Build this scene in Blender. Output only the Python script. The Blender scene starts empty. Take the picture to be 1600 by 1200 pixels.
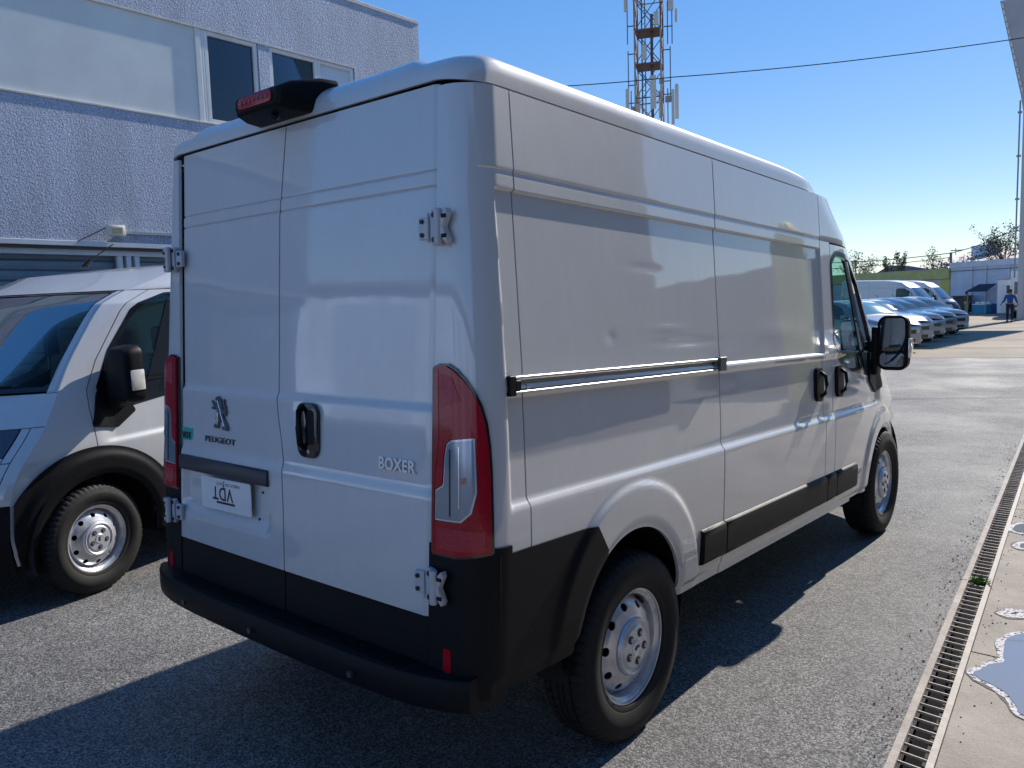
import bpy, bmesh, math, random
import numpy as np
from mathutils import Vector, Matrix
R = math.radians
random.seed(7)
SC = bpy.context.scene
COL = SC.collection

# ------------------------------------------------------------ camera, world, sun, exposure
CAM = (2.6092, -1.6755, 1.7385)
YAW, PITCH, ROLL, FPX = -0.70240, 0.09911, -0.03084, 1240.42
def cam_basis():
    f = np.array([math.sin(YAW)*math.cos(PITCH), math.cos(YAW)*math.cos(PITCH), -math.sin(PITCH)])
    r0 = np.array([math.cos(YAW), -math.sin(YAW), 0.0]); u0 = np.cross(r0, f)
    r = r0*math.cos(ROLL)+u0*math.sin(ROLL); u = -r0*math.sin(ROLL)+u0*math.cos(ROLL)
    return r, u, f
cr, cu, cf = cam_basis()
cd = bpy.data.cameras.new('camera'); cam = bpy.data.objects.new('camera', cd); COL.objects.link(cam)
cam.matrix_world = Matrix(((cr[0], cu[0], -cf[0], CAM[0]), (cr[1], cu[1], -cf[1], CAM[1]), (cr[2], cu[2], -cf[2], CAM[2]), (0, 0, 0, 1)))
cd.sensor_width = 36; cd.lens = 36*FPX/1600; cd.clip_end = 3000; cd.clip_start = 0.05
SC.camera = cam
SUN_AZ, SUN_EL = R(3.6), R(33)          # azimuth from +Y towards +X
w = bpy.data.worlds.new('World'); SC.world = w; w.use_nodes = True
nt = w.node_tree; nt.nodes.clear()
sky = nt.nodes.new('ShaderNodeTexSky'); sky.sky_type = 'NISHITA'; sky.sun_disc = False
sky.sun_elevation = SUN_EL; sky.sun_rotation = SUN_AZ; sky.altitude = 500; sky.air_density = 1.0; sky.dust_density = 0.05; sky.ozone_density = 3.0
bg = nt.nodes.new('ShaderNodeBackground'); bg.inputs['Strength'].default_value = 0.105
ow = nt.nodes.new('ShaderNodeOutputWorld')
gm_ = nt.nodes.new('ShaderNodeGamma'); gm_.inputs[1].default_value = .5; nt.links.new(sky.outputs[0], gm_.inputs[0])
hs_ = nt.nodes.new('ShaderNodeHueSaturation'); hs_.inputs['Saturation'].default_value = 1.9; hs_.inputs['Hue'].default_value = .515; nt.links.new(gm_.outputs[0], hs_.inputs['Color'])
ml_ = nt.nodes.new('ShaderNodeVectorMath'); ml_.operation = 'SCALE'; ml_.inputs[3].default_value = 2.2; nt.links.new(hs_.outputs[0], ml_.inputs[0]); nt.links.new(ml_.outputs[0], bg.inputs[0])
nt.links.new(bg.outputs[0], ow.inputs[0])
sl = bpy.data.lights.new('sun', 'SUN'); sl.energy = 4.3; sl.angle = R(0.5); sl.color = (1.0, 0.93, 0.83)
so = bpy.data.objects.new('sun', sl); COL.objects.link(so)
sdir = Vector((math.sin(SUN_AZ)*math.cos(SUN_EL), math.cos(SUN_AZ)*math.cos(SUN_EL), math.sin(SUN_EL)))
so.rotation_euler = sdir.to_track_quat('Z', 'Y').to_euler(); so.location = sdir*50
SC.view_settings.view_transform = 'Standard'; SC.view_settings.look = 'None'
SC.view_settings.exposure = 0.62; SC.view_settings.gamma = 1.0; SC.view_settings.use_curve_mapping = False
SC.render.engine = 'CYCLES'
SC.cycles.max_bounces = 8; SC.cycles.transparent_max_bounces = 12

# ------------------------------------------------------------ materials
MATS = {}
def mat(name, col, rough=0.5, metal=0.0, coat=0.0, coat_rough=0.03, noise=None, bump=None, spec=0.5, emis=None, alpha=None):
    """noise=(scale, amount, detail) value variation; bump=(scale, strength, distance)"""
    if name in MATS: return MATS[name]
    m = bpy.data.materials.new(name); m.use_nodes = True; n = m.node_tree; b = n.nodes['Principled BSDF']
    b.inputs['Base Color'].default_value = (*col, 1); b.inputs['Roughness'].default_value = rough
    b.inputs['Metallic'].default_value = metal; b.inputs['Coat Weight'].default_value = coat
    b.inputs['Coat Roughness'].default_value = coat_rough; b.inputs['Specular IOR Level'].default_value = spec
    tc = n.nodes.new('ShaderNodeTexCoord')
    if noise:
        t = n.nodes.new('ShaderNodeTexNoise'); t.inputs['Scale'].default_value = noise[0]
        t.inputs['Detail'].default_value = noise[2] if len(noise) > 2 else 6; t.inputs['Roughness'].default_value = 0.65
        n.links.new(tc.outputs['Object'], t.inputs['Vector'])
        rp = n.nodes.new('ShaderNodeValToRGB'); a = noise[1]
        rp.color_ramp.elements[0].position = 0.3; rp.color_ramp.elements[1].position = 0.7
        rp.color_ramp.elements[0].color = (*[c*(1-a) for c in col], 1); rp.color_ramp.elements[1].color = (*[min(1, c*(1+a)) for c in col], 1)
        n.links.new(t.outputs['Fac'], rp.inputs[0]); n.links.new(rp.outputs[0], b.inputs['Base Color'])
        mr = n.nodes.new('ShaderNodeMapRange'); mr.inputs['To Min'].default_value = max(0.02, rough*(1-a*.8)); mr.inputs['To Max'].default_value = min(1, rough*(1+a*.8))
        n.links.new(t.outputs['Fac'], mr.inputs['Value']); n.links.new(mr.outputs[0], b.inputs['Roughness'])
    if bump:
        t2 = n.nodes.new('ShaderNodeTexNoise'); t2.inputs['Scale'].default_value = bump[0]; t2.inputs['Detail'].default_value = 4
        n.links.new(tc.outputs['Object'], t2.inputs['Vector'])
        bp = n.nodes.new('ShaderNodeBump'); bp.inputs['Strength'].default_value = bump[1]; bp.inputs['Distance'].default_value = bump[2]
        n.links.new(t2.outputs['Fac'], bp.inputs['Height']); n.links.new(bp.outputs[0], b.inputs['Normal'])
    if emis: b.inputs['Emission Color'].default_value = (*emis[:3], 1); b.inputs['Emission Strength'].default_value = emis[3]
    MATS[name] = m; return m

def paint_mat(name, col, rough=0.45):
    """car paint: clear coat over base, very slightly wavy sheet metal, dust film and fine scratches"""
    m = bpy.data.materials.new(name); m.use_nodes = True; n = m.node_tree; b = n.nodes['Principled BSDF']; L = n.links
    tc = n.nodes.new('ShaderNodeTexCoord')
    b.inputs['Base Color'].default_value = (*col, 1); b.inputs['Roughness'].default_value = rough
    b.inputs['Coat Weight'].default_value = 1.0; b.inputs['Coat IOR'].default_value = 1.75
    d = n.nodes.new('ShaderNodeTexNoise'); d.inputs['Scale'].default_value = 2.2; d.inputs['Detail'].default_value = 8; d.inputs['Roughness'].default_value = 0.7
    L.new(tc.outputs['Object'], d.inputs['Vector'])
    mp = n.nodes.new('ShaderNodeMapping'); mp.inputs['Scale'].default_value = (2.5, 2.5, .6); L.new(tc.outputs['Object'], mp.inputs[0])
    d2 = n.nodes.new('ShaderNodeTexNoise'); d2.inputs['Scale'].default_value = 9; d2.inputs['Detail'].default_value = 8; L.new(mp.outputs[0], d2.inputs['Vector'])
    mul = n.nodes.new('ShaderNodeMath'); mul.operation = 'MULTIPLY'; L.new(d.outputs['Fac'], mul.inputs[0]); L.new(d2.outputs['Fac'], mul.inputs[1])
    rp = n.nodes.new('ShaderNodeValToRGB'); rp.color_ramp.elements[0].position = .12; rp.color_ramp.elements[1].position = .42
    rp.color_ramp.elements[0].color = (*[c*.94 for c in col], 1); rp.color_ramp.elements[1].color = (*col, 1)
    L.new(mul.outputs[0], rp.inputs[0])
    sx = n.nodes.new('ShaderNodeSeparateXYZ'); L.new(tc.outputs['Object'], sx.inputs[0])
    gz = n.nodes.new('ShaderNodeMapRange'); gz.inputs['From Min'].default_value = .45; gz.inputs['From Max'].default_value = 1.0; gz.inputs['To Min'].default_value = .9; gz.inputs['To Max'].default_value = 0; L.new(sx.outputs[2], gz.inputs[0])
    gn = n.nodes.new('ShaderNodeTexNoise'); gn.inputs['Scale'].default_value = 5; gn.inputs['Detail'].default_value = 10; gn.inputs['Roughness'].default_value = .72; L.new(tc.outputs['Object'], gn.inputs['Vector'])
    gm = n.nodes.new('ShaderNodeMath'); gm.operation = 'MULTIPLY'; L.new(gz.outputs[0], gm.inputs[0]); L.new(gn.outputs['Fac'], gm.inputs[1])
    gmx = n.nodes.new('ShaderNodeMix'); gmx.data_type = 'RGBA'; L.new(gm.outputs[0], gmx.inputs[0]); L.new(rp.outputs[0], gmx.inputs[6]); gmx.inputs[7].default_value = (.30, .275, .24, 1); L.new(gmx.outputs[2], b.inputs['Base Color'])
    mr = n.nodes.new('ShaderNodeMapRange'); mr.inputs['From Min'].default_value = .15; mr.inputs['From Max'].default_value = .4
    mr.inputs['To Min'].default_value = .06; mr.inputs['To Max'].default_value = .015; L.new(mul.outputs[0], mr.inputs[0]); L.new(mr.outputs[0], b.inputs['Coat Roughness'])
    wv = n.nodes.new('ShaderNodeTexNoise'); wv.inputs['Scale'].default_value = 3.0; wv.inputs['Detail'].default_value = 2.0; L.new(tc.outputs['Object'], wv.inputs['Vector'])
    v = n.nodes.new('ShaderNodeTexVoronoi'); v.inputs['Scale'].default_value = 3.3; L.new(tc.outputs['Object'], v.inputs['Vector'])
    dm = n.nodes.new('ShaderNodeMapRange'); dm.inputs['From Min'].default_value = 0; dm.inputs['From Max'].default_value = .07; dm.inputs['To Min'].default_value = -.0; dm.inputs['To Max'].default_value = 0
    L.new(v.outputs['Distance'], dm.inputs[0])
    ad = n.nodes.new('ShaderNodeMath'); ad.operation = 'ADD'; L.new(wv.outputs['Fac'], ad.inputs[0]); L.new(dm.outputs[0], ad.inputs[1])
    bp = n.nodes.new('ShaderNodeBump'); bp.inputs['Strength'].default_value = .22; bp.inputs['Distance'].default_value = .005
    L.new(ad.outputs[0], bp.inputs['Height']); L.new(bp.outputs[0], b.inputs['Coat Normal']); L.new(bp.outputs[0], b.inputs['Normal'])
    MATS[name] = m; return m

def glass_mat(name, tint, ior=1.5, refl=1.0):
    m = bpy.data.materials.new(name); m.use_nodes = True; n = m.node_tree; n.nodes.clear()
    o = n.nodes.new('ShaderNodeOutputMaterial'); mx = n.nodes.new('ShaderNodeMixShader'); tr = n.nodes.new('ShaderNodeBsdfTransparent'); gl = n.nodes.new('ShaderNodeBsdfGlossy')
    fr = n.nodes.new('ShaderNodeFresnel'); fr.inputs[0].default_value = ior; tr.inputs[0].default_value = (*tint, 1); gl.inputs['Roughness'].default_value = .01
    gl.inputs[0].default_value = (refl, refl, refl, 1)
    n.links.new(fr.outputs[0], mx.inputs[0]); n.links.new(tr.outputs[0], mx.inputs[1]); n.links.new(gl.outputs[0], mx.inputs[2]); n.links.new(mx.outputs[0], o.inputs[0])
    MATS[name] = m; return m

def asphalt_mat():
    m = bpy.data.materials.new('asphalt'); m.use_nodes = True; n = m.node_tree; b = n.nodes['Principled BSDF']; L = n.links
    g = n.nodes.new('ShaderNodeNewGeometry')
    def noise(s, det=6, ro=.6):
        t = n.nodes.new('ShaderNodeTexNoise'); t.inputs['Scale'].default_value = s; t.inputs['Detail'].default_value = det; t.inputs['Roughness'].default_value = ro
        L.new(g.outputs['Position'], t.inputs['Vector']); return t
    vo = n.nodes.new('ShaderNodeTexVoronoi'); vo.inputs['Scale'].default_value = 150; L.new(g.outputs['Position'], vo.inputs['Vector'])
    fine = noise(260, 3); patch = noise(.55, 8, .62); med = noise(7, 8, .7); tyre = noise(1.7, 5, .6)
    rp = n.nodes.new('ShaderNodeValToRGB'); e = rp.color_ramp.elements
    e[0].position = .0; e[0].color = (.040, .040, .041, 1); e[1].position = 1; e[1].color = (.37, .365, .36, 1)
    k = e.new(.45); k.color = (.125, .124, .123, 1)
    sp = n.nodes.new('ShaderNodeSeparateColor'); L.new(vo.outputs['Color'], sp.inputs[0]); L.new(sp.outputs[0], rp.inputs[0])
    r2 = n.nodes.new('ShaderNodeValToRGB'); r2.color_ramp.elements[0].position = .32; r2.color_ramp.elements[1].position = .68
    r2.color_ramp.elements[0].color = (.55, .56, .58, 1); r2.color_ramp.elements[1].color = (1.15, 1.12, 1.08, 1); L.new(patch.outputs['Fac'], r2.inputs[0])
    mx = n.nodes.new('ShaderNodeMix'); mx.data_type = 'RGBA'; mx.blend_type = 'MULTIPLY'; mx.inputs[0].default_value = 1
    L.new(rp.outputs[0], mx.inputs[6]); L.new(r2.outputs[0], mx.inputs[7])
    r3 = n.nodes.new('ShaderNodeValToRGB'); r3.color_ramp.elements[0].position = .35; r3.color_ramp.elements[1].position = .6
    r3.color_ramp.elements[0].color = (.72, .72, .73, 1); r3.color_ramp.elements[1].color = (1, 1, 1, 1); L.new(med.outputs['Fac'], r3.inputs[0])
    m2 = n.nodes.new('ShaderNodeMix'); m2.data_type = 'RGBA'; m2.blend_type = 'MULTIPLY'; m2.inputs[0].default_value = .8
    L.new(mx.outputs[2], m2.inputs[6]); L.new(r3.outputs[0], m2.inputs[7])
    dist = noise(2.5, 4); mxv = n.nodes.new('ShaderNodeMix'); mxv.data_type = 'RGBA'; mxv.blend_type = 'ADD'; mxv.inputs[0].default_value = .35; L.new(g.outputs['Position'], mxv.inputs[6]); L.new(dist.outputs['Color'], mxv.inputs[7])
    ck = n.nodes.new('ShaderNodeTexVoronoi'); ck.feature = 'DISTANCE_TO_EDGE'; ck.inputs['Scale'].default_value = .55; L.new(mxv.outputs[2], ck.inputs['Vector'])
    cr_ = n.nodes.new('ShaderNodeMapRange'); cr_.inputs['From Min'].default_value = .0; cr_.inputs['From Max'].default_value = .006; cr_.inputs['To Min'].default_value = .62; cr_.inputs['To Max'].default_value = 1; L.new(ck.outputs['Distance'], cr_.inputs[0])
    st = n.nodes.new('ShaderNodeMapRange'); st.inputs['From Min'].default_value = .60; st.inputs['From Max'].default_value = .70; st.inputs['To Min'].default_value = 1; st.inputs['To Max'].default_value = .62; L.new(tyre.outputs['Fac'], st.inputs[0])
    ml = n.nodes.new('ShaderNodeMath'); ml.operation = 'MULTIPLY'; L.new(cr_.outputs[0], ml.inputs[0]); L.new(st.outputs[0], ml.inputs[1])
    sc_ = n.nodes.new('ShaderNodeVectorMath'); sc_.operation = 'SCALE'; L.new(m2.outputs[2], sc_.inputs[0]); L.new(ml.outputs[0], sc_.inputs[3]); L.new(sc_.outputs[0], b.inputs['Base Color'])
    rr = n.nodes.new('ShaderNodeMapRange'); rr.inputs['From Min'].default_value = .35; rr.inputs['From Max'].default_value = .65; rr.inputs['To Min'].default_value = .68; rr.inputs['To Max'].default_value = .92; L.new(patch.outputs['Fac'], rr.inputs[0]); L.new(rr.outputs[0], b.inputs['Roughness'])
    ad = n.nodes.new('ShaderNodeMath'); ad.operation = 'MULTIPLY_ADD'; ad.inputs[1].default_value = -1.0
    L.new(vo.outputs['Distance'], ad.inputs[0]); L.new(fine.outputs['Fac'], ad.inputs[2])
    ad2 = n.nodes.new('ShaderNodeMath'); ad2.operation = 'MULTIPLY_ADD'; ad2.inputs[1].default_value = 3.0; L.new(med.outputs['Fac'], ad2.inputs[0]); L.new(ad.outputs[0], ad2.inputs[2])
    bp = n.nodes.new('ShaderNodeBump'); bp.inputs['Strength'].default_value = .42; bp.inputs['Distance'].default_value = .005
    L.new(ad2.outputs[0], bp.inputs['Height']); L.new(bp.outputs[0], b.inputs['Normal'])
    MATS['asphalt'] = m; return m

def concrete_mat(name, col, stain=.35, scale=1.4, grit=120):
    m = bpy.data.materials.new(name); m.use_nodes = True; n = m.node_tree; b = n.nodes['Principled BSDF']; L = n.links
    g = n.nodes.new('ShaderNodeNewGeometry')
    def noise(s, det=6, ro=.6):
        t = n.nodes.new('ShaderNodeTexNoise'); t.inputs['Scale'].default_value = s; t.inputs['Detail'].default_value = det; t.inputs['Roughness'].default_value = ro
        L.new(g.outputs['Position'], t.inputs['Vector']); return t
    a = noise(scale, 10, .72); c = noise(grit, 4, .7)
    rp = n.nodes.new('ShaderNodeValToRGB'); rp.color_ramp.elements[0].position = .3; rp.color_ramp.elements[1].position = .68
    rp.color_ramp.elements[0].color = (*[x*(1-stain) for x in col], 1); rp.color_ramp.elements[1].color = (*[min(1, x*(1+stain*.6)) for x in col], 1)
    L.new(a.outputs['Fac'], rp.inputs[0])
    r2 = n.nodes.new('ShaderNodeValToRGB'); r2.color_ramp.elements[0].position = .3; r2.color_ramp.elements[1].position = .6
    r2.color_ramp.elements[0].color = (.7, .7, .7, 1); r2.color_ramp.elements[1].color = (1, 1, 1, 1); L.new(c.outputs['Fac'], r2.inputs[0])
    mx = n.nodes.new('ShaderNodeMix'); mx.data_type = 'RGBA'; mx.blend_type = 'MULTIPLY'; mx.inputs[0].default_value = .8
    L.new(rp.outputs[0], mx.inputs[6]); L.new(r2.outputs[0], mx.inputs[7]); L.new(mx.outputs[2], b.inputs['Base Color']); b.inputs['Roughness'].default_value = .9
    ad = n.nodes.new('ShaderNodeMath'); ad.operation = 'MULTIPLY_ADD'; ad.inputs[1].default_value = 4; L.new(a.outputs['Fac'], ad.inputs[0]); L.new(c.outputs['Fac'], ad.inputs[2])
    bp = n.nodes.new('ShaderNodeBump'); bp.inputs['Strength'].default_value = .45; bp.inputs['Distance'].default_value = .005
    L.new(ad.outputs[0], bp.inputs['Height']); L.new(bp.outputs[0], b.inputs['Normal'])
    MATS[name] = m; return m

def stucco_mat():
    m = bpy.data.materials.new('stucco'); m.use_nodes = True; n = m.node_tree; b = n.nodes['Principled BSDF']; L = n.links
    g = n.nodes.new('ShaderNodeNewGeometry')
    t = n.nodes.new('ShaderNodeTexNoise'); t.inputs['Scale'].default_value = 50; t.inputs['Detail'].default_value = 5; t.inputs['Roughness'].default_value = .75; L.new(g.outputs['Position'], t.inputs['Vector'])
    v = n.nodes.new('ShaderNodeTexVoronoi'); v.inputs['Scale'].default_value = 62; v.feature = 'SMOOTH_F1'; L.new(g.outputs['Position'], v.inputs['Vector'])
    b.inputs['Base Color'].default_value = (.7, .7, .72, 1); b.inputs['Roughness'].default_value = .85
    rp = n.nodes.new('ShaderNodeValToRGB'); rp.color_ramp.elements[0].position = .35; rp.color_ramp.elements[1].position = .62
    rp.color_ramp.elements[0].color = (.26, .31, .43, 1); rp.color_ramp.elements[1].color = (.68, .75, .90, 1); L.new(t.outputs['Fac'], rp.inputs[0]); L.new(rp.outputs[0], b.inputs['Base Color'])
    mpp = n.nodes.new('ShaderNodeMapping'); mpp.inputs['Scale'].default_value = (1.2, 1.2, .22); L.new(g.outputs['Position'], mpp.inputs[0])
    sn = n.nodes.new('ShaderNodeTexNoise'); sn.inputs['Scale'].default_value = 1.6; sn.inputs['Detail'].default_value = 8; sn.inputs['Roughness'].default_value = .65; L.new(mpp.outputs[0], sn.inputs['Vector'])
    s2 = n.nodes.new('ShaderNodeMapRange'); s2.inputs['From Min'].default_value = .35; s2.inputs['From Max'].default_value = .65; s2.inputs['To Min'].default_value = .78; s2.inputs['To Max'].default_value = 1.03; L.new(sn.outputs['Fac'], s2.inputs[0])
    s3 = n.nodes.new('ShaderNodeVectorMath'); s3.operation = 'SCALE'; L.new(rp.outputs[0], s3.inputs[0]); L.new(s2.outputs[0], s3.inputs[3]); L.new(s3.outputs[0], b.inputs['Base Color'])
    ad = n.nodes.new('ShaderNodeMath'); ad.operation = 'SUBTRACT'; L.new(t.outputs['Fac'], ad.inputs[0]); L.new(v.outputs['Distance'], ad.inputs[1])
    bp = n.nodes.new('ShaderNodeBump'); bp.inputs['Strength'].default_value = 1.0; bp.inputs['Distance'].default_value = .017
    L.new(ad.outputs[0], bp.inputs['Height']); L.new(bp.outputs[0], b.inputs['Normal'])
    MATS['stucco'] = m; return m

PAINT = paint_mat('van_paint', (.57, .575, .58))
PLAST = mat('black_plastic', (.007, .0075, .009), .50, spec=.14, noise=(60, .25, 4), bump=(900, .25, .001))
GLOSSB = mat('gloss_black', (.008, .008, .01), .16, coat=.5)
DARK = mat('dark_void', (.006, .006, .007), .9)
RUBBER = mat('tyre_rubber', (.012, .0118, .0115), .70, spec=.3, noise=(25, .4, 6), bump=(300, .3, .001))
STEEL = mat('wheel_steel', (.62, .63, .66), .34, metal=.75, noise=(18, .22, 6))
CHROME = mat('chrome', (.75, .76, .78), .12, metal=1.0)
ALU = mat('aluminium', (.50, .50, .50), .42, metal=.8)
REDL = mat('red_lens', (.34, .001, .012), .15, coat=.35, spec=.3, bump=(90, .3, .002))
REDD = mat('red_lens_dark', (.10, .002, .006), .12, coat=1.0)
CLEARL = mat('clear_lens', (.62, .63, .66), .10, metal=.35, coat=1.0)
WHITEP = mat('white_enamel', (.74, .74, .74), .35, coat=.3, noise=(6, .06, 6))
MIRROR = mat('mirror_glass', (.26, .28, .3), .02, metal=1.0)
GLASS = glass_mat('car_glass', (.60, .84, .83), 1.5)
GLASSW = glass_mat('windscreen_glass', (.55, .74, .70), 1.33, .45)
GLASSD = glass_mat('building_glass', (.38, .46, .56), 1.6); GLASSL = glass_mat('shop_glass', (.90, .94, .96), 1.5)
ASPH = asphalt_mat()
CONC = concrete_mat('concrete_slab_stone', (.38, .335, .28), .32, 1.8)
STUCCO = stucco_mat()

# ------------------------------------------------------------ mesh helpers
def setup(o, label=None, cat=None, group=None, kind=None):
    if label: o['label'] = label
    if cat: o['category'] = cat
    if group: o['group'] = group
    if kind: o['kind'] = kind
    return o
def empty(name, loc=(0, 0, 0), rz=0, label=None, cat=None, group=None, kind=None):
    o = bpy.data.objects.new(name, None); COL.objects.link(o); o.location = loc; o.rotation_euler = (0, 0, rz); o.empty_display_size = .2
    return setup(o, label, cat, group, kind)
def link(name, me, m, parent=None, smooth=False):
    if m is not None and len(me.materials) == 0: me.materials.append(m)
    if smooth: me.polygons.foreach_set('use_smooth', [True]*len(me.polygons))
    o = bpy.data.objects.new(name, me); COL.objects.link(o)
    if parent is not None: o.parent = parent
    return o
def pmesh(name, verts, faces, m, parent=None, smooth=False):
    me = bpy.data.meshes.new(name); me.from_pydata([tuple(v) for v in verts], [], [tuple(f) for f in faces]); me.update()
    return link(name, me, m, parent, smooth)
class MB:
    """collects simple solids into one mesh"""
    def __init__(s): s.v = []; s.f = []
    def add(s, vs, fs):
        n = len(s.v); s.v += [tuple(v) for v in vs]; s.f += [tuple(i+n for i in f) for f in fs]; return s
    def box(s, x0, x1, y0, y1, z0, z1, T=None):
        vs = [(x, y, z) for z in (z0, z1) for y in (y0, y1) for x in (x0, x1)]
        if T: vs = [T(v) for v in vs]
        return s.add(vs, [(0, 2, 3, 1), (4, 5, 7, 6), (0, 1, 5, 4), (2, 6, 7, 3), (0, 4, 6, 2), (1, 3, 7, 5)])
    def tube(s, pts, r, n=8, caps=True):
        pts = [Vector(p) for p in pts]; rs = r if isinstance(r, (list, tuple)) else [r]*len(pts); ring = []
        vs = []
        for i, p in enumerate(pts):
            d = (pts[min(i+1, len(pts)-1)]-pts[max(i-1, 0)]).normalized()
            a = d.cross(Vector((0, 0, 1)) if abs(d.z) < .95 else Vector((1, 0, 0))).normalized(); b = d.cross(a)
            vs += [p+(a*math.cos(2*math.pi*k/n)+b*math.sin(2*math.pi*k/n))*rs[i] for k in range(n)]
        fs = [(i*n+k, i*n+(k+1) % n, (i+1)*n+(k+1) % n, (i+1)*n+k) for i in range(len(pts)-1) for k in range(n)]
        if caps: fs += [tuple(range(n))[::-1], tuple((len(pts)-1)*n+k for k in range(n))]
        return s.add(vs, fs)
    def prism(s, poly, axis, a, b, T=None):
        """poly of 2d points extruded along axis between a and b"""
        n = len(poly); vs = []
        for t in (a, b):
            for (p, q) in poly:
                vs.append({'x': (t, p, q), 'y': (p, t, q), 'z': (p, q, t)}[axis])
        if T: vs = [T(v) for v in vs]
        return s.add(vs, [tuple(range(n)), tuple(range(2*n-1, n-1, -1))]+[(i, i+n, (i+1) % n+n, (i+1) % n) for i in range(n)])
    def out(s, name, m, parent=None, smooth=False, bevel=0, seg=2):
        me = bpy.data.meshes.new(name); me.from_pydata(s.v, [], s.f)
        bm = bmesh.new(); bm.from_mesh(me); bmesh.ops.recalc_face_normals(bm, faces=bm.faces)
        if bevel:
            ed = [e for e in bm.edges if e.is_manifold and e.calc_face_angle(0) > .5]
            bmesh.ops.bevel(bm, geom=ed, offset=bevel, segments=seg, affect='EDGES', profile=.5, clamp_overlap=True)
        bm.to_mesh(me); bm.free()
        if bevel and not smooth:
            me.polygons.foreach_set('use_smooth', [True]*len(me.polygons))
            me.set_sharp_from_angle(angle=R(35)) if hasattr(me, 'set_sharp_from_angle') else None
        me.update()
        return link(name, me, m, parent, smooth)
def rrect(w, h, r, n=5, cx=0, cy=0):
    o = []
    for (sx, sy, a0) in ((1, 1, 0), (-1, 1, 90), (-1, -1, 180), (1, -1, 270)):
        for k in range(n+1):
            a = R(a0+90*k/n); o.append((cx+sx*(w/2-r)+r*math.cos(a), cy+sy*(h/2-r)+r*math.sin(a)))
    return o
def sd_poly(poly, r=0.0):
    P = np.array(poly, float)
    def f(A, B):
        d = np.full(A.shape, 1e9); inside = np.zeros(A.shape, bool); n = len(P); j = n-1
        for i in range(n):
            ex, ey = P[j]-P[i]; wx, wy = A-P[i, 0], B-P[i, 1]
            t = np.clip((wx*ex+wy*ey)/(ex*ex+ey*ey+1e-12), 0, 1)
            d = np.minimum(d, (wx-ex*t)**2+(wy-ey*t)**2)
            c = ((P[i, 1] > B) != (P[j, 1] > B)) & (A < (P[j, 0]-P[i, 0])*(B-P[i, 1])/((P[j, 1]-P[i, 1])+1e-12)+P[i, 0])
            inside ^= c; j = i
        s = np.sqrt(d); return np.where(inside, -s, s)-r
    return f
def sd_circ(cx, cy, r): return lambda A, B: np.hypot(A-cx, B-cy)-r
def surf(name, A, B, F, m, parent, holes=(), thick=.014, flip=False, smooth=True):
    A = np.array(A, float); B = np.array(B, float); nr, nc = A.shape
    keep = np.ones((nr-1, nc-1), bool)
    P0 = np.stack(F(A, B), -1); N = np.cross(np.gradient(P0, axis=1), np.gradient(P0, axis=0)); N /= (np.linalg.norm(N, axis=-1, keepdims=True)+1e-12)
    for h in holes:
        ins = h(A, B) < 0
        allin = ins[:-1, :-1] & ins[1:, :-1] & ins[:-1, 1:] & ins[1:, 1:]; keep &= ~allin
        for _ in range(3):
            e = 1e-4; s = h(A, B); gx = (h(A+e, B)-h(A-e, B))/(2*e); gy = (h(A, B+e)-h(A, B-e))/(2*e); g2 = gx*gx+gy*gy+1e-6
            k = ins & (np.abs(s) < .2); A = np.where(k, A-s*gx/g2, A); B = np.where(k, B-s*gy/g2, B)
    P = F(A, B); P = np.stack(P, -1)
    if flip: N = -N
    V = P.reshape(-1, 3); N = N.reshape(-1, 3); idx = np.arange(nr*nc).reshape(nr, nc)
    q = np.stack([idx[:-1, :-1], idx[:-1, 1:], idx[1:, 1:], idx[1:, :-1]], -1)[keep]
    if flip: q = q[:, ::-1]
    # boundary edges
    ed = np.concatenate([q[:, [0, 1]], q[:, [1, 2]], q[:, [2, 3]], q[:, [3, 0]]])
    key = np.sort(ed, 1); key = key[:, 0].astype(np.int64)*(nr*nc)+key[:, 1]
    u, inv, cnt = np.unique(key, return_inverse=True, return_counts=True)
    be = ed[cnt[inv] == 1] if thick else np.zeros((0, 2), int)
    used = np.unique(q); remap = -np.ones(nr*nc, int); remap[used] = np.arange(len(used)); nv = len(used)
    verts = V[used]; faces = remap[q]
    fl = [faces]
    if len(be):
        bv = np.unique(be); rm = -np.ones(nr*nc, int); rm[bv] = np.arange(len(bv)); k = len(bv)
        # rounded return: shared ring just inside, then sharp-less wall
        verts = np.concatenate([verts, V[bv]-N[bv]*thick]); 
        a = remap[be[:, 0]]; b = remap[be[:, 1]]; c = rm[be[:, 1]]+nv; d = rm[be[:, 0]]+nv
        fl.append(np.stack([b, a, d, c], 1))
    allf = np.concatenate(fl)
    me = bpy.data.meshes.new(name); me.vertices.add(len(verts)); me.vertices.foreach_set('co', verts.astype(np.float32).ravel())
    me.loops.add(allf.size); me.loops.foreach_set('vertex_index', allf.astype(np.int32).ravel())
    me.polygons.add(len(allf)); me.polygons.foreach_set('loop_start', np.arange(0, allf.size, 4, dtype=np.int32)); me.polygons.foreach_set('loop_total', np.full(len(allf), 4, np.int32))
    me.update(calc_edges=True); me.validate()
    if smooth:
        me.polygons.foreach_set('use_smooth', [True]*len(me.polygons)); me.set_sharp_from_angle(angle=R(50))
    return link(name, me, m, parent)
def grid(a, b):
    B, A = np.meshgrid(b, a, indexing='ij'); return A, B
def zlines(a, b, step):
    return np.unique(np.concatenate([lin(a, b, step)]+[c+np.array([-.006, -.003, 0, .003, .006]) for c in (2.137, 2.076, 1.465) if a < c-.01 and b > c+.01]))
def lin(a, b, step): return np.linspace(a, b, max(2, int(round(abs(b-a)/step))+1))
def ss(a, b, x): t = np.clip((x-a)/(b-a), 0, 1); return t*t*(3-2*t)
def gs(c, w, x): return np.exp(-((x-c)/w)**2)
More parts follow.
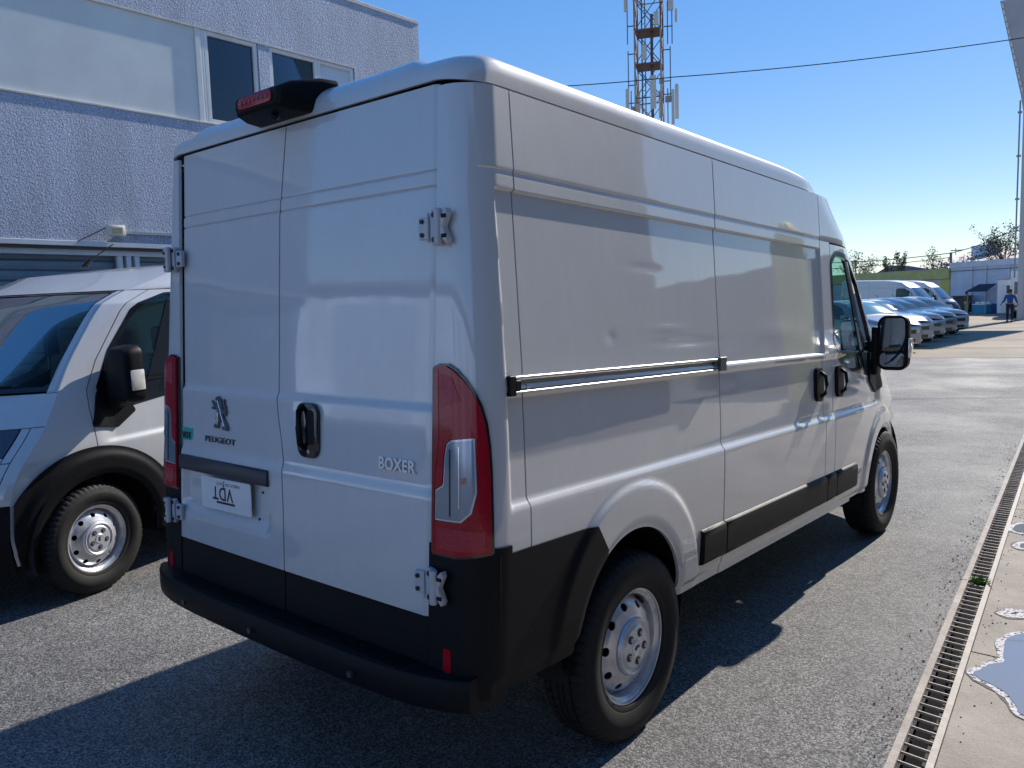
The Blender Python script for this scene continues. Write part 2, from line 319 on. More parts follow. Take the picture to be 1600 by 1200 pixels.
def textmesh(name, s, size, T, m, parent, depth=.002, align='LEFT', sx=1.0, bold=0.0):
    c = bpy.data.curves.new(name, 'FONT'); c.body = s; c.size = size; c.extrude = depth; c.align_x = align; c.offset = bold; c.space_character = 1.08
    o = bpy.data.objects.new(name, c); COL.objects.link(o); bpy.context.view_layer.update()
    me = bpy.data.meshes.new_from_object(o.evaluated_get(bpy.context.evaluated_depsgraph_get())); bpy.data.objects.remove(o)
    for v in me.vertices: v.co = Vector(T(v.co.x*sx, v.co.y, v.co.z))
    me.materials.clear(); me.update()
    return link(name, me, m, parent)
def copy_tree(o, parent=None):
    c = o.copy(); COL.objects.link(c)
    if parent is not None: c.parent = parent; c.matrix_parent_inverse = o.matrix_parent_inverse.copy()
    for ch in list(KIDS.get(o.name, [])): copy_tree(ch, c)
    return c
KIDS = {}
def index_kids():
    KIDS.clear()
    for o in bpy.data.objects:
        if o.parent: KIDS.setdefault(o.parent.name, []).append(o)


# ------------------------------------------------------------ the van (shared shape functions, metres, y = 0 at the rear doors)
RAKE = 0.03157
XPz = np.array([.3, .45, .7, 1.0, 1.3, 1.5, 1.9, 2.2, 2.37, 2.6]); XPx = np.array([1.0, 1.004, 1.020, 1.025, 1.015, 1.005, .978, .957, .945, .930])
_zf = np.linspace(.3, 2.6, 231); _xf = np.interp(_zf, XPz, XPx); _k = np.exp(-(np.arange(-14, 15)/7.0)**2); _k /= _k.sum()
_xf = np.convolve(np.pad(_xf, 14, 'edge'), _k, 'valid')
def X(z): return np.interp(z, _zf, _xf)
CZ = np.array([.42, .60, .90, 1.05, 1.20, 1.35, 1.60, 1.90, 2.10, 2.30, 2.45])
CXv = np.array([.90, .92, .93, .94, .935, .91, .88, .858, .85, .86, .865]); CYv = np.array([4.84, 4.88, 4.85, 4.76, 4.62, 4.52, 4.36, 4.12, 3.90, 3.58, 3.38])
FZ = np.array([.42, .60, .90, 1.0, 1.10, 1.25, 1.43, 1.50, 1.60, 1.90, 2.10, 2.30, 2.45]); FYv = np.array([5.27, 5.31, 5.27, 5.24, 5.17, 5.02, 4.80, 4.72, 4.61, 4.33, 4.10, 3.79, 3.58])
def sm(xs, ys, z):
    zz = np.linspace(xs[0], xs[-1], 200); yy = np.interp(zz, xs, ys); k = np.ones(13)/13; yy = np.convolve(np.pad(yy, 6, 'edge'), k, 'valid')
    return np.interp(z, zz, yy)
def XC(z): return sm(CZ, CXv, z)
def YC(z): return sm(CZ, CYv, z)
def YF(z): return sm(FZ, FYv, z)
def YS(z): return np.interp(z, [.4, 1.0, 1.3, 1.42, 1.6, 1.9, 2.1, 2.2], [4.30, 4.30, 4.31, 4.30, 4.20, 3.97, 3.75, 3.62])
RA = (.90, .49, .37)      # rear arch centre y, z, radius
FA = (4.33, .49, .40)
RWY, FWY, HUBZ, HUBX = .932, 4.382, .375, .905
def disp(y, z):
    d = .0035*ss(2.135, 2.139, z)*ss(.10, .115, y)                                                   # inset upper band
    d = d - .0030*gs(2.135, .0035, z)*ss(.10, .115, y)
    rec = ss(.156, .167, y)*(1-ss(3.015, 3.03, y))
    d = d - .013*rec*ss(1.458, 1.470, z)*(1-ss(2.072, 2.080, z))                      # window-height recess
    d = d - .018*ss(.152, .172, y)*(1-ss(4.15, 4.3, y))*ss(1.064, 1.094, z)*(1-ss(1.425, 1.455, z))
    d = d + .004*gs(1.447, .010, z)*ss(.2, .3, y)*(1-ss(3.0, 3.2, y))
    lip = (1-ss(.10, .185, np.hypot(y-.155, z-1.10)))*(1-ss(.155, .19, y))*.0
    r1 = np.hypot(y-RA[0], (z-RA[1])*.98); d = d + .016*(1-ss(.520, .548, r1))*ss(.43, .62, z) - .012*(1-ss(.37, .40, r1))
    r2 = np.hypot(y-FA[0], (z-FA[1])); d = d + .018*(1-ss(.50, .56, r2)) - .012*(1-ss(.40, .43, r2))
    d = d - .012*(1-ss(.515, .545, z))
    # accident scars and shallow dents of a used panel
    for (cy, cz, ry, rz, a) in ((1.38, 1.57, .22, .014, -.003), (1.22, 1.63, .14, .012, .0015), (.78, 1.60, .03, .02, -.002), (1.05, 1.87, .12, .014, -.0015), (2.4, 1.60, .30, .05, .003), (2.1, .95, .2, .08, -.003)):
        d = d + a*np.exp(-((y-cy)/ry)**2-((z-cz)/rz)**2)
    return d
def side_xyz(y, z, off=0.0):
    yc = YC(z); x = X(z)+disp(y, z)+off
    y0 = np.minimum(3.25, yc-.50); t = np.clip((y-y0)/(yc-y0), 0, 1.2)
    return x-(X(z)-XC(z))*t**2.4
def rearY(x, z): return .003+.035*(z-.7)+.006*(np.abs(x)/.8)**2
CRAD = .115
def corner_xyz(a, z, off=0.0):
    """a in metres along the plan outline: 0 at the door gap (x=.812) round the corner to y=.248"""
    xs = X(z); x0 = .812; flat = xs-CRAD-x0; y0 = rearY(.85, z); arc = CRAD*math.pi/2
    la, lb, lc = flat, arc, .248-(y0+CRAD); tot = la+lb+lc; s = a/.33*tot
    th = np.clip((s-la)/CRAD, 0, math.pi/2)
    x = np.where(s < la, x0+s, (xs-CRAD)+(CRAD+off)*np.sin(th)); y = np.where(s < la, y0-off, y0+CRAD-(CRAD+off)*np.cos(th))
    k = s > la+lb; y = np.where(k, y0+CRAD+(s-la-lb), y); x = np.where(k, xs+off, x)
    x = x+disp(y, z)*ss(.06, .10, y)
    return x, y

def build_van(name, label, group, style):
    """style: low roof, cladding, rear (build rear details)"""
    root = empty(name, label=label, cat='van', group=group)
    low = style.get('low', False); clad = style.get('clad', False); rear = style.get('rear', True)
    def T(x, y, z):
        if low: z = np.where(z > 1.95, 1.95+(z-1.95)*.50, z)
        yy = y-1.015; zz = z-.34; c, s = math.cos(RAKE), math.sin(RAKE)
        return x, 1.015+yy*c+zz*s, .34-yy*s+zz*c
    def TP(p):
        a = T(np.float64(p[0]), np.float64(p[1]), np.float64(p[2])); return (float(a[0]), float(a[1]), float(a[2]))
    def mbT(mb):
        mb.v = [TP(v) for v in mb.v]; return mb
    P = style.get('paint', PAINT)
    def side(nm, A, B, m=P, off=0.0, holes=(), thick=.014, s=1, parent=root):
        return surf(nm, A, B, lambda a, b: T(s*side_xyz(a, b, off), a, b), m, parent, holes, thick, flip=(s < 0))
    rearc = sd_circ(*RA); frontc = sd_circ(*FA)
    wh_cut = sd_poly([(-1, 0), (-1, .951), (.612, .929), (.70, .80), (.9, .5), (.9, 0)])
    win = sd_poly([(3.27, 1.56), (3.27, 1.98), (3.32, 2.015), (3.62, 2.005), (3.86, 1.86), (4.06, 1.62), (4.17, 1.42), (4.15, 1.33), (3.62, 1.39), (3.40, 1.45)], .042)
    door_parts = {}
    for s in (1, -1):
        st = .0115 if s > 0 else .03
        A, B = grid(lin(.2545, 1.671, st), zlines(.485, 2.392, st)); side('side_panel', A, B, holes=[rearc, wh_cut], s=s)
        A, B = grid(lin(1.680, 3.037, st), zlines(.573, 2.392, st)); sd = side('sliding_door' if s > 0 else 'side_panel', A, B, s=s)
        A, B = grid(lin(1.680, 3.60, .05), lin(.482, .567, .012)); side('sill', A, B, s=s)
        A, B = grid(lin(3.045, 3.207, .012), lin(.573, 2.13, st)); side('pillar_panel', A, B, s=s)
        door_parts[s] = sd
        t = np.linspace(0, 1, 92 if s > 0 else 60); zz = lin(.50, 2.115, .0125)
        Z = np.repeat(zz[:, None], len(t), 1); Y = 3.215+(YS(Z)-3.215)*t[None, :]
        cdoor = side('cab_door', Y, Z, holes=[win, frontc], s=s)
        t = np.linspace(0, 1, 50); zz = lin(.45, 2.115, .0125); Z = np.repeat(zz[:, None], len(t), 1); Y = (YS(Z)+.007)+(YC(Z)-YS(Z)-.007)*t[None, :]
        side('front_wing', Y, Z, holes=[frontc], s=s)
        A, B = grid(lin(.09, .80, .015), lin(.485, .95, .0125)); side('wheel_arch_cladding', A, B, PLAST, .004, holes=[rearc, (lambda a, b: -wh_cut(a, b))], s=s)
        t = np.linspace(0, 1, 24); zz = lin(2.125, 2.392, .02); Z = np.repeat(zz[:, None], len(t), 1); Y = 3.045+(YC(Z)-3.045)*t[None, :]
        side('roof_side', Y, Z, s=s)
        # inner dark shell behind the gaps
        A, B = grid(lin(.14, 4.75, .06), lin(.50, 2.36, .05)); A = np.minimum(A, YC(B)-.03)
        side('inner_shell', A, B, DARK, -.04, holes=[sd_circ(RA[0], RA[1], .43), sd_circ(FA[0], FA[1], .45), sd_poly([(3.24, 1.45), (3.24, 2.05), (3.7, 2.03), (4.26, 1.40), (4.18, 1.30), (3.6, 1.33)], .04)], thick=0, s=s)
        # glass, seals
        A, B = grid(lin(3.2, 4.28, .02), lin(1.26, 2.08, .02))
        side('window_glass', A, B, GLASS, -.012, holes=[(lambda a, b: -(win(a, b)-.012))], thick=0, s=s, parent=cdoor)
        A, B = grid(lin(3.2, 4.28, .01), lin(1.24, 2.10, .01))
        side('window_seal', A, B, GLOSSB, .002, holes=[(lambda a, b: -(win(a, b)-.026)), (lambda a, b: win(a, b)+.006)], thick=.02, s=s, parent=cdoor)
        dv = sd_poly([(3.50, 2.03), (3.60, 2.03), (3.94, 1.31), (3.82, 1.31)])
        side('window_divider', A, B, GLOSSB, .001, holes=[(lambda a, b: -dv(a, b))], thick=.01, s=s, parent=cdoor)
        # black triangular foot of the mirror on the door
        tr = sd_poly([(4.02, 1.25), (4.14, 1.50), (4.24, 1.38), (4.30, 1.20), (4.15, 1.17)], .015)
        A, B = grid(lin(3.95, 4.38, .01), lin(1.12, 1.55, .01)); side('mirror_foot', A, B, PLAST, .014, holes=[(lambda a, b: -tr(a, b))], thick=.02, s=s, parent=cdoor)
        # door handles: bezel, grip bar
        def handle(yc, par, nm='door_handle'):
            hz = 1.285; o = sd_poly(rrect(.110, .195, .045, 5, yc, hz)); A, B = grid(lin(yc-.08, yc+.08, .006), lin(hz-.12, hz+.12, .006))
            h = side(nm, A, B, PLAST, .022, holes=[(lambda a, b: -o(a, b))], thick=.028, s=s, parent=par)
            mb = MB(); xx = float(side_xyz(np.float64(yc), np.float64(hz)))
            mb.tube([(s*(xx+.012), yc+.012, hz-.075), (s*(xx+.045), yc+.012, hz-.05), (s*(xx+.052), yc+.012, hz), (s*(xx+.045), yc+.012, hz+.05), (s*(xx+.012), yc+.012, hz+.075)], .011, 8)
            mbT(mb).out('grip', PLAST, h, True)
        handle(3.305, cdoor)
        if s > 0: handle(2.945, sd)
        # side mouldings, four pieces
        for k, (a, b) in enumerate(((1.450, 1.673), (1.681, 3.037), (3.046, 3.208), (3.216, 3.62))):
            if s < 0 and k > 0: continue
            if s < 0: a, b = 1.45, 3.60
            mp = (clad and PLAST) or PLAST
            prof = [(0, .575), (.020, .582), (.026, .60), (.024, .70), (.018, .728), (0, .738)]
            n = max(2, int((b-a)/.12)+1); ys = np.linspace(a, b, n); vs = []; fs = []
            for y in ys:
                for (dx, z) in prof: vs.append(TP((s*(float(side_xyz(np.float64(y), np.float64(z)))+dx-.002), y, z)))
            m_ = len(prof)
            for i in range(n-1):
                for j in range(m_-1): fs.append((i*m_+j, i*m_+j+1, (i+1)*m_+j+1, (i+1)*m_+j))
            fs += [tuple(range(m_)), tuple((n-1)*m_+j for j in range(m_))[::-1]]
            mb = MB(); mb.add(vs, fs); mb.out('side_moulding', PLAST, root, False, .002, 1)
        if clad:
            A, B = grid(lin(3.45, 4.95, .012), lin(.42, 1.22, .012)); r0, r1 = sd_circ(FA[0], FA[1], FA[2]-.005), sd_circ(FA[0]+.02, FA[1]-.04, .615)
            A = np.minimum(A, YC(B)-.01)
            side('arch_cladding', A, B, PLAST, .014, holes=[r0, (lambda a, b: -r1(a, b))], thick=.02, s=s)
        # sliding rail
        if s > 0:
            mb = MB(); y0, y1 = .178, 1.612
            def rx(z): return float(X(np.float64(z)))
            mb.box(rx(1.48)-.012, rx(1.48)+.010, y0, y1, 1.478, 1.4895); mb.box(rx(1.44)-.012, rx(1.44)+.011, y0, y1, 1.434, 1.4425)
            r = mbT(mb).out('door_rail', ALU, root, False, .0015, 1)
            mb = MB(); mb.box(rx(1.46)-.016, rx(1.46)-.006, y0, y1, 1.442, 1.479); mbT(mb).out('rail_channel', mat('rail_grey', (.22, .22, .22), .4, metal=.5), r)
            mb = MB(); mb.box(rx(1.46)-.014, rx(1.46)+.013, .158, .19, 1.428, 1.492); mb.box(rx(1.46)-.013, rx(1.46)+.012, .19, .215, 1.4435, 1.477); mbT(mb).out('rail_end_cap', PLAST, r, False, .002, 1)
            mb = MB(); mb.box(rx(1.46)-.014, rx(1.46)+.016, 1.625, 1.69, 1.432, 1.495); mb.box(rx(1.46)-.012, rx(1.46)+.006, 1.585, 1.625, 1.452, 1.474); mbT(mb).out('roller_bracket', mat('bracket_grey', (.10, .10, .105), .45, metal=.4), r, False, .002, 1)
        # rear corner
        def corner(nm, A, B, m, off, holes=(), thick=.014, parent=root):
            def F(a, z):
                x, y = corner_xyz(a, z, off); return T(s*x, y, z)
            return surf(nm, A, B, F, m, parent, holes, thick, flip=(s < 0))
        A, B = grid(lin(0, .33, .006), zlines(.935, 2.392, .012)); corner('rear_corner_panel', A, B, P, 0, holes=[])
        A, B = grid(lin(-.012, .245, .008), lin(.485, .962, .012)); cb = corner('bumper_corner', A, B, PLAST, .008)
        kk = sd_poly(rrect(.028, .075, .006, 3, .060, .60)); A, B = grid(lin(.03, .09, .004), lin(.55, .65, .004))
        corner('reflector', A, B, REDL, .011, holes=[(lambda a, b: -kk(a, b))], thick=.01, parent=cb)
        lamp = sd_poly([(.008, .938), (.008, 1.515), (.03, 1.524), (.058, 1.524), (.085, 1.510), (.112, 1.482), (.135, 1.447), (.153, 1.405), (.166, 1.350), (.173, 1.28), (.176, 1.2), (.177, .955), (.085, .938)], .004)
        A, B = grid(lin(-.004, .21, .005), lin(.91, 1.55, .005))
        rim = corner('tail_lamp', A, B, GLOSSB, .010, holes=[(lambda a, b: -(lamp(a, b)-.006))], thick=.012)
        cl = sd_poly([(.050, 1.245), (.058, 1.285), (.075, 1.298), (.142, 1.308), (.146, 1.14), (.132, 1.075), (.105, 1.045), (.014, 1.04), (.014, 1.135), (.044, 1.155)], .002)
        corner('red_lens', A, B, REDL, .016, holes=[(lambda a, b: -(lamp(a, b)+.002)), cl], thick=.01, parent=rim)
        corner('clear_lens', A, B, CLEARL, .013, holes=[(lambda a, b: -(cl(a, b)+.002))], thick=.004, parent=rim)
        SILV = mat('lamp_silver', (.26, .31, .38), .12, metal=.55, coat=.6); AMB = mat('lamp_amber', (.35, .16, .12), .2, coat=.5)
        corner('indicator_reflector', A, B, SILV, .0155, holes=[(lambda a, b: -(cl(a, b)+.0075))], thick=.004, parent=rim)
        for k, (a0, a1, z0, z1) in enumerate(((.070, .074, 1.06, 1.27), (.100, .103, 1.09, 1.28), (.122, .125, 1.12, 1.29))):
            rb = sd_poly([(a0, z0), (a0, z1), (a1, z1), (a1, z0)]); corner('lens_rib', A, B, CHROME if k else GLOSSB, .0172, holes=[(lambda a, b: -rb(a, b))], thick=.003, parent=rim)
        ab = sd_poly([(.106, 1.165), (.106, 1.185), (.120, 1.188), (.120, 1.168)]); corner('bulb', A, B, AMB, .0170, holes=[(lambda a, b: -ab(a, b))], thick=.003, parent=rim)
        bd = sd_poly([(.010, .945), (.010, 1.51), (.026, 1.515), (.030, 1.30), (.012, 1.17), (.012, .945)], .001)
        corner('lens_edge_band', A, B, mat('red_lens_shade', (.26, .001, .010), .18, coat=.3), .0175, holes=[(lambda a, b: -bd(a, b))], thick=.003, parent=rim)
        gb = sd_poly([(.030, .955), (.030, 1.02), (.162, 1.02), (.162, .962)], .002)
        corner('lens_reflector', A, B, mat('red_lens_grid', (.40, .002, .02), .2, coat=.4, bump=(260, 1.0, .004)), .0178, holes=[(lambda a, b: -gb(a, b))], thick=.003, parent=rim)
        tb = sd_poly([(.035, 1.40), (.035, 1.50), (.080, 1.49), (.105, 1.42)], .002)
        corner('lens_upper_reflector', A, B, mat('red_lens_grid', (.40, .002, .02), .2, coat=.4, bump=(260, 1.0, .004)), .0178, holes=[(lambda a, b: -tb(a, b))], thick=.003, parent=rim)
        # hinges
        if rear:
            for hz in (1.955, .835):
                y = float(rearY(.8, hz)); mb = MB(); hy = y-.004
                if hz < 1: hy -= .008
                mb.prism([(s*.752, hz-.035), (s*.752, hz+.035), (s*.800, hz+.035), (s*.812, hz+.055), (s*.838, hz+.052), (s*.838, hz-.052), (s*.812, hz-.055), (s*.800, hz-.035)], 'y', hy-.018, hy)
                mb.tube([(s*.850, hy-.026, hz-.055), (s*.850, hy-.026, hz+.055)], .014, 10)
                mb.prism([(s*.850, hz+.020), (s*.885, hz+.056), (s*.893, hz+.040), (s*.872, hz), (s*.893, hz-.040), (s*.885, hz-.056), (s*.850, hz-.020)], 'y', hy-.030, hy-.004)
                mb.box(*(sorted((s*.838, s*.862))), hy-.034, hy-.010, hz-.012, hz+.010)
                mb.box(*(sorted((s*.800, s*.806))), hy-.026, hy-.018, hz-.046, hz+.046)
                h = mbT(mb).out('hinge', mat('hinge_paint', (.46, .46, .47), .35, coat=.4), root, False, .003, 1)
                for q in (-.030, .030):
                    m4 = MB(); m4.tube([(s*.772, hy-.024, hz+q*.7), (s*.772, hy-.016, hz+q*.7)], .0075, 10); mbT(m4).out('hinge_screw', mat('bolt_dark', (.03, .035, .05), .4, metal=.6), h)
                    m4 = MB(); m4.box(*(sorted((s*.868, s*.888))), hy-.0315, hy-.028, hz+q-.006, hz+q+.006); mbT(m4).out('hinge_notch', DARK, h)
                for q in (-.038, .038):
                    mb = MB(); mb.tube([(s*.826, hy-.0235, hz+q), (s*.826, hy-.017, hz+q)], .009, 10); mbT(mb).out('bolt', mat('bolt_dark', (.03, .035, .05), .4, metal=.6), h)
                mb = MB(); mb.box(*(sorted((s*.836, s*.842))), hy-.020, hy-.0185, hz-.03, hz+.03)
                mbT(mb).out('hinge_slot', DARK, h)
        # ---- mirror
        mx = 1.105; my = 4.10; mz = 1.50
        mb = MB(); mb.box(*sorted((s*.985, s*1.075)), my-.005, my+.06, 1.56, 1.595); mb.box(*sorted((s*.985, s*1.075)), my-.005, my+.06, 1.36, 1.395); mb.box(*sorted((s*.97, s*1.01)), my-.03, my+.09, 1.28, 1.61)
        arm = mbT(mb).out('mirror_arm', PLAST, root, False, .010, 2)
        ys_ = [my+.115, my+.10, my+.06, my+.005, my-.012]; sc = [.72, .88, .97, 1.0, .985]; vs = []; fs = []; prof = rrect(.200, .375, .060, 6); n = len(prof)
        for yy_, k in zip(ys_, sc): vs += [TP((s*(mx+p*k), yy_, mz+q*k)) for (p, q) in prof]
        fs = [(i*n+j, i*n+(j+1) % n, (i+1)*n+(j+1) % n, (i+1)*n+j) for i in range(len(ys_)-1) for j in range(n)]+[tuple(range(n)), tuple((len(ys_)-1)*n+j for j in range(n))[::-1]]
        mb = MB(); mb.add(vs, fs); hs = mb.out('mirror_housing', PLAST, root, True); hs.data.set_sharp_from_angle(angle=R(40))
        for (cz, hh) in ((mz+.055, .225), (mz-.115, .095)):
            mb = MB(); pr = rrect(.158, hh, .032, 5, mx, cz); mb.prism([(s*p, q) for p, q in pr], 'y', my-.0155, my-.0125); mbT(mb).out('mirror_glass', MIRROR, hs)
        mb = MB(); mb.box(*sorted((s*(mx+.090), s*(mx+.108))), my-.010, my+.085, mz-.10, mz+.03); mbT(mb).out('indicator_lamp', mat('indicator_clear', (.75, .70, .62), .12, metal=.3, coat=1), hs, False, .006, 2)
    # ---- rear doors
    seam = lambda z: np.interp(z, [.5, .72, .95, 1.14, 1.22, 1.32, 1.40, 1.5, 2.07, 2.2, 2.42], [.020, .018, .010, -.002, -.016, -.038, -.048, -.047, -.042, -.028, 0.0])
    def rdisp(x, z):
        d = .0025*ss(2.138, 2.141, z)+.0055*gs(2.139, .0028, z)+.0055*gs(2.090, .0028, z)
        d = d+.012*ss(1.378, 1.402, z)+.010*ss(1.098, 1.140, z)
        ax = ss(-.775, -.755, x)*(1-ss(-.10, -.085, x)); d = d+.026*ax*ss(.83, .90, z)*(1-ss(1.040, 1.055, z))
        return d-.012
    def edge(x, z):   # doors roll inward at their outer edges and top
        return .010*ss(.785, .803, np.abs(x))
    def door_patch(nm, s, z0, z1, m, off, par, step=.0105, x1=.803):
        zz = np.unique(np.concatenate([lin(z0, z1, step)]+[c+np.array([-.008, -.005, -.003, -.0015, 0, .0015, .003, .005, .008]) for c in (2.139, 2.090) if z1 > 2])); t = np.linspace(0, 1, 74); Z = np.repeat(zz[:, None], len(t), 1); xi = seam(Z)+s*.0035; Xx = xi+(s*x1-xi)*t[None, :]
        def F(a, b):
            return T(a, rearY(a, b)+rdisp(a, b)+edge(a, b)-off, b)
        return surf(nm, Xx, Z, F, m, par, (), .02, flip=(s < 0))
    doors = {}
    for s in (1, -1):
        doors[s] = door_patch('rear_door', s, .722, 2.405, P, 0, root)
        door_patch('door_trim', s, .540, .717, PLAST, -.004, doors[s])
    rg = doors[1]; lf = doors[-1]
    mb = MB(); mb.box(-.80, .80, .12, .14, .55, 2.40); mbT(mb).out('door_inner_panel', DARK, root)
    def ry(x, z): return float(rearY(np.float64(x), np.float64(z))+rdisp(np.float64(x), np.float64(z)))
    if rear:
        # handle on the right door
        mb = MB(); yy = ry(.165, 1.27); mb.prism([(p, q) for p, q in rrect(.128, .205, .042, 6, .166, 1.272)], 'y', yy-.016, yy+.004); h = mbT(mb).out('door_handle', GLOSSB, rg, False, .006, 2)
        mb = MB(); mb.prism(rrect(.042, .13, .016, 4, .192, 1.285), 'y', yy-.0175, yy-.0155); mbT(mb).out('handle_recess', DARK, h)
        mb = MB(); mb.tube([(.150, yy-.012, 1.205), (.150, yy-.034, 1.225), (.150, yy-.038, 1.285), (.150, yy-.034, 1.345), (.150, yy-.012, 1.36)], .012, 8); mbT(mb).out('grip', PLAST, h, True)
        mb = MB(); mb.tube([(.178, yy-.019, 1.195), (.178, yy-.015, 1.195)], .008, 12); mbT(mb).out('keyhole', CHROME, h)
        # number plate shelf and plate
        mb = MB(); y0 = ry(-.4, 1.08); mb.prism([(y0-.012, 1.032), (y0-.016, 1.04), (y0-.014, 1.088), (y0-.004, 1.096), (y0+.03, 1.09), (y0+.03, 1.03)], 'x', -.772, -.087)
        mbT(mb).out('plate_trim_strip', mat('strip_grey', (.03, .034, .042), .45), lf, False, .002, 1)
        py = ry(-.4, .95)-.024; ang = R(.8)
        def TPl(u, v, w_):   # plate frame: u right, v up, centred
            cx, cz = -.405, .955; uu = u*math.cos(ang)-v*math.sin(ang); vv = u*math.sin(ang)+v*math.cos(ang); return TP((cx+uu, py-w_, cz+vv))
        mb = MB(); mb.prism(rrect(.385, .135, .010, 3), 'y', 0, .003); mb.v = [TPl(v[0], v[2], v[1]) for v in mb.v]; pl = mb.out('number_plate', WHITEP, lf)
        ink = mat('plate_ink', (.008, .010, .03), .5)
        def up(u0, v0): return lambda x, y, z: TPl(-(x)+u0, -(y)+v0, .0034+z)      # the plate hangs upside down
        textmesh('plate_lettering', 'VDT', .078, up(.058, .030), ink, pl, .0003, 'LEFT', 1.0, .0012)
        mb = MB(); mb.box(-.070, .070, -.038, -.029, .003, .0042); mb.v = [TPl(v[0], v[1], v[2]) for v in mb.v]; mb.out('plate_bar', ink, pl)
        textmesh('plate_small_print', 'FABRICA CON   OLOTE', .019, up(.115, .052), mat('ink_grey', (.12, .12, .15), .6), pl, .0003, 'LEFT', .85)
        mb = MB(); mb.prism([(-.018, .028), (-.006, .052), (-.014, .052), (-.004, .062), (-.008, .040), (-.002, .040)], 'y', .003, .0042); mb.v = [TPl(v[0], v[2], v[1]) for v in mb.v]; mb.out('plate_mark', ink, pl)
        for (sx, sz) in ((-.62, 1.0), (-.635, .90), (-.165, .995), (-.185, .885)):
            mb = MB(); y1 = ry(sx, sz); mb.tube([(sx, y1-.004, sz), (sx, y1+.002, sz)], .0055, 8); mbT(mb).out('screw', mat('bolt_dark', (.03, .035, .05), .4), lf)
        # badges
        def on(x0, z0):
            return lambda x, y, z: TP((x0+x, ry(x0+x, z0+y)-z-.003, z0+y))
        textmesh('lettering_badge', 'PEUGEOT', .035, on(-.584, 1.168), mat('badge_letters', (.10, .105, .12), .35, metal=.4), lf, .002, 'LEFT', 1.50, .0002)
        textmesh('model_badge', 'BOXER', .056, on(.558, 1.176), mat('badge_silver', (.66, .68, .70), .3, metal=.5), rg, .007, 'LEFT', .93, .0018)
        lion = [(.40, .95), (.33, 1.0), (.24, .98), (.17, .92), (.20, .86), (.27, .86), (.25, .80), (.15, .77), (.02, .86), (-.02, .82), (.10, .68), (-.01, .66), (-.02, .60), (.10, .58), (.24, .60), (.26, .50), (.20, .36), (.22, .18), (.12, .12), (.08, .03), (.30, .02), (.34, .06), (.33, .16), (.47, .30), (.60, .14), (.52, .08), (.50, .0), (.78, -.02), (.80, .04), (.72, .20), (.58, .38), (.56, .52), (.66, .40), (.72, .52), (.68, .70), (.60, .84), (.66, .88), (.60, .93), (.52, .82), (.58, .66), (.62, .56), (.54, .62), (.50, .74), (.47, .86)]
        w_, h_ = .160, .138
        bmv = [(p*w_, q*h_) for p, q in lion]
        me = bpy.data.meshes.new('lion_emblem'); bm = bmesh.new(); f = bm.faces.new([bm.verts.new((p, q, 0)) for p, q in bmv])
        r_ = bmesh.ops.extrude_face_region(bm, geom=[f]); tv = [e for e in r_['geom'] if isinstance(e, bmesh.types.BMVert)]
        for v in tv: v.co.z += .006
        bmesh.ops.triangulate(bm, faces=[f_ for f_ in bm.faces if len(f_.verts) > 4]); bmesh.ops.recalc_face_normals(bm, faces=bm.faces)
        L_ = on(-.515, 1.228)
        for v in bm.verts: v.co = Vector(L_(v.co.x, v.co.y, v.co.z))
        bm.to_mesh(me); bm.free(); link('lion_emblem', me, mat('badge_dark_chrome', (.16, .17, .20), .25, metal=.9), lf)
        me2 = MB()
        for a, b in (((.30, .86), (.46, .50)), ((.44, .52), (.64, .10)), ((.30, .50), (.28, .14))): me2.tube([L_(a[0]*w_, a[1]*h_, .007), L_(b[0]*w_, b[1]*h_, .007)], .0022, 6)
        me2.out('emblem_ridges', CHROME, lf)
        # green sticker
        mb = MB(); mb.prism([(-.788, 1.155), (-.695, 1.158), (-.690, 1.212), (-.786, 1.214)], 'y', 0, .001); ys0 = ry(-.74, 1.19); mb.v = [(v[0], ys0-.0015+v[1], v[2]) for v in mb.v]
        stk = mbT(mb).out('green_sticker', mat('sticker_green', (.02, .36, .30), .5), lf)
        textmesh('sticker_lettering', 'VDT', .040, on(-.785, 1.166), ink, stk, .0015, 'LEFT', .95, .001)
        # high brake light pod
        secs = [(.165, .200, 2.432, 2.556), (.10, .190, 2.425, 2.553), (.0, .160, 2.424, 2.530), (-.045, .145, 2.436, 2.506), (-.055, .132, 2.446, 2.498)]
        vs = []; 
        for (y, hw, z0, z1) in secs:
            pr = rrect(2*hw, z1-z0, min(.022, (z1-z0)*.35), 4, .0, (z0+z1)/2); vs += [TP((p, y, q)) for p, q in pr]
        n = len(vs)//len(secs); fs = [(i*n+j, i*n+(j+1) % n, (i+1)*n+(j+1) % n, (i+1)*n+j) for i in range(len(secs)-1) for j in range(n)]+[tuple(range(n)), tuple((len(secs)-1)*n+j for j in range(n))[::-1]]
        mb = MB(); mb.add(vs, fs); pod = mb.out('high_brake_light', PLAST, root, True); pod.data.set_sharp_from_angle(angle=R(30))
        mb = MB(); mb.prism(rrect(.215, .042, .019, 5, .0, 2.474), 'y', -.062, -.050); ln = mbT(mb).out('red_lens', REDL, pod, False, .003, 2)
        for k in range(7):
            mb = MB(); mb.tube([(-.08+k*.027, -.0645, 2.473), (-.08+k*.027, -.061, 2.473)], .007, 8); mbT(mb).out('led', REDD, ln)
        mb = MB(); mb.tube([(.05, .0, 2.425), (.05, -.012, 2.412)], .015, 10); mbT(mb).out('reversing_camera', GLOSSB, pod)
    # ---- rear bumper step
    prof = [(.06, .560), (-.098, .563), (-.108, .560), (-.114, .550), (-.112, .470), (-.104, .456), (-.08, .448), (.06, .446)]
    xs = np.linspace(-.985, .985, 45); vs = []
    for x in xs:
        sh = .085*abs(x/.985)**7+.018*(x/.985)**2
        vs += [TP((x, y+sh, z)) for y, z in prof]
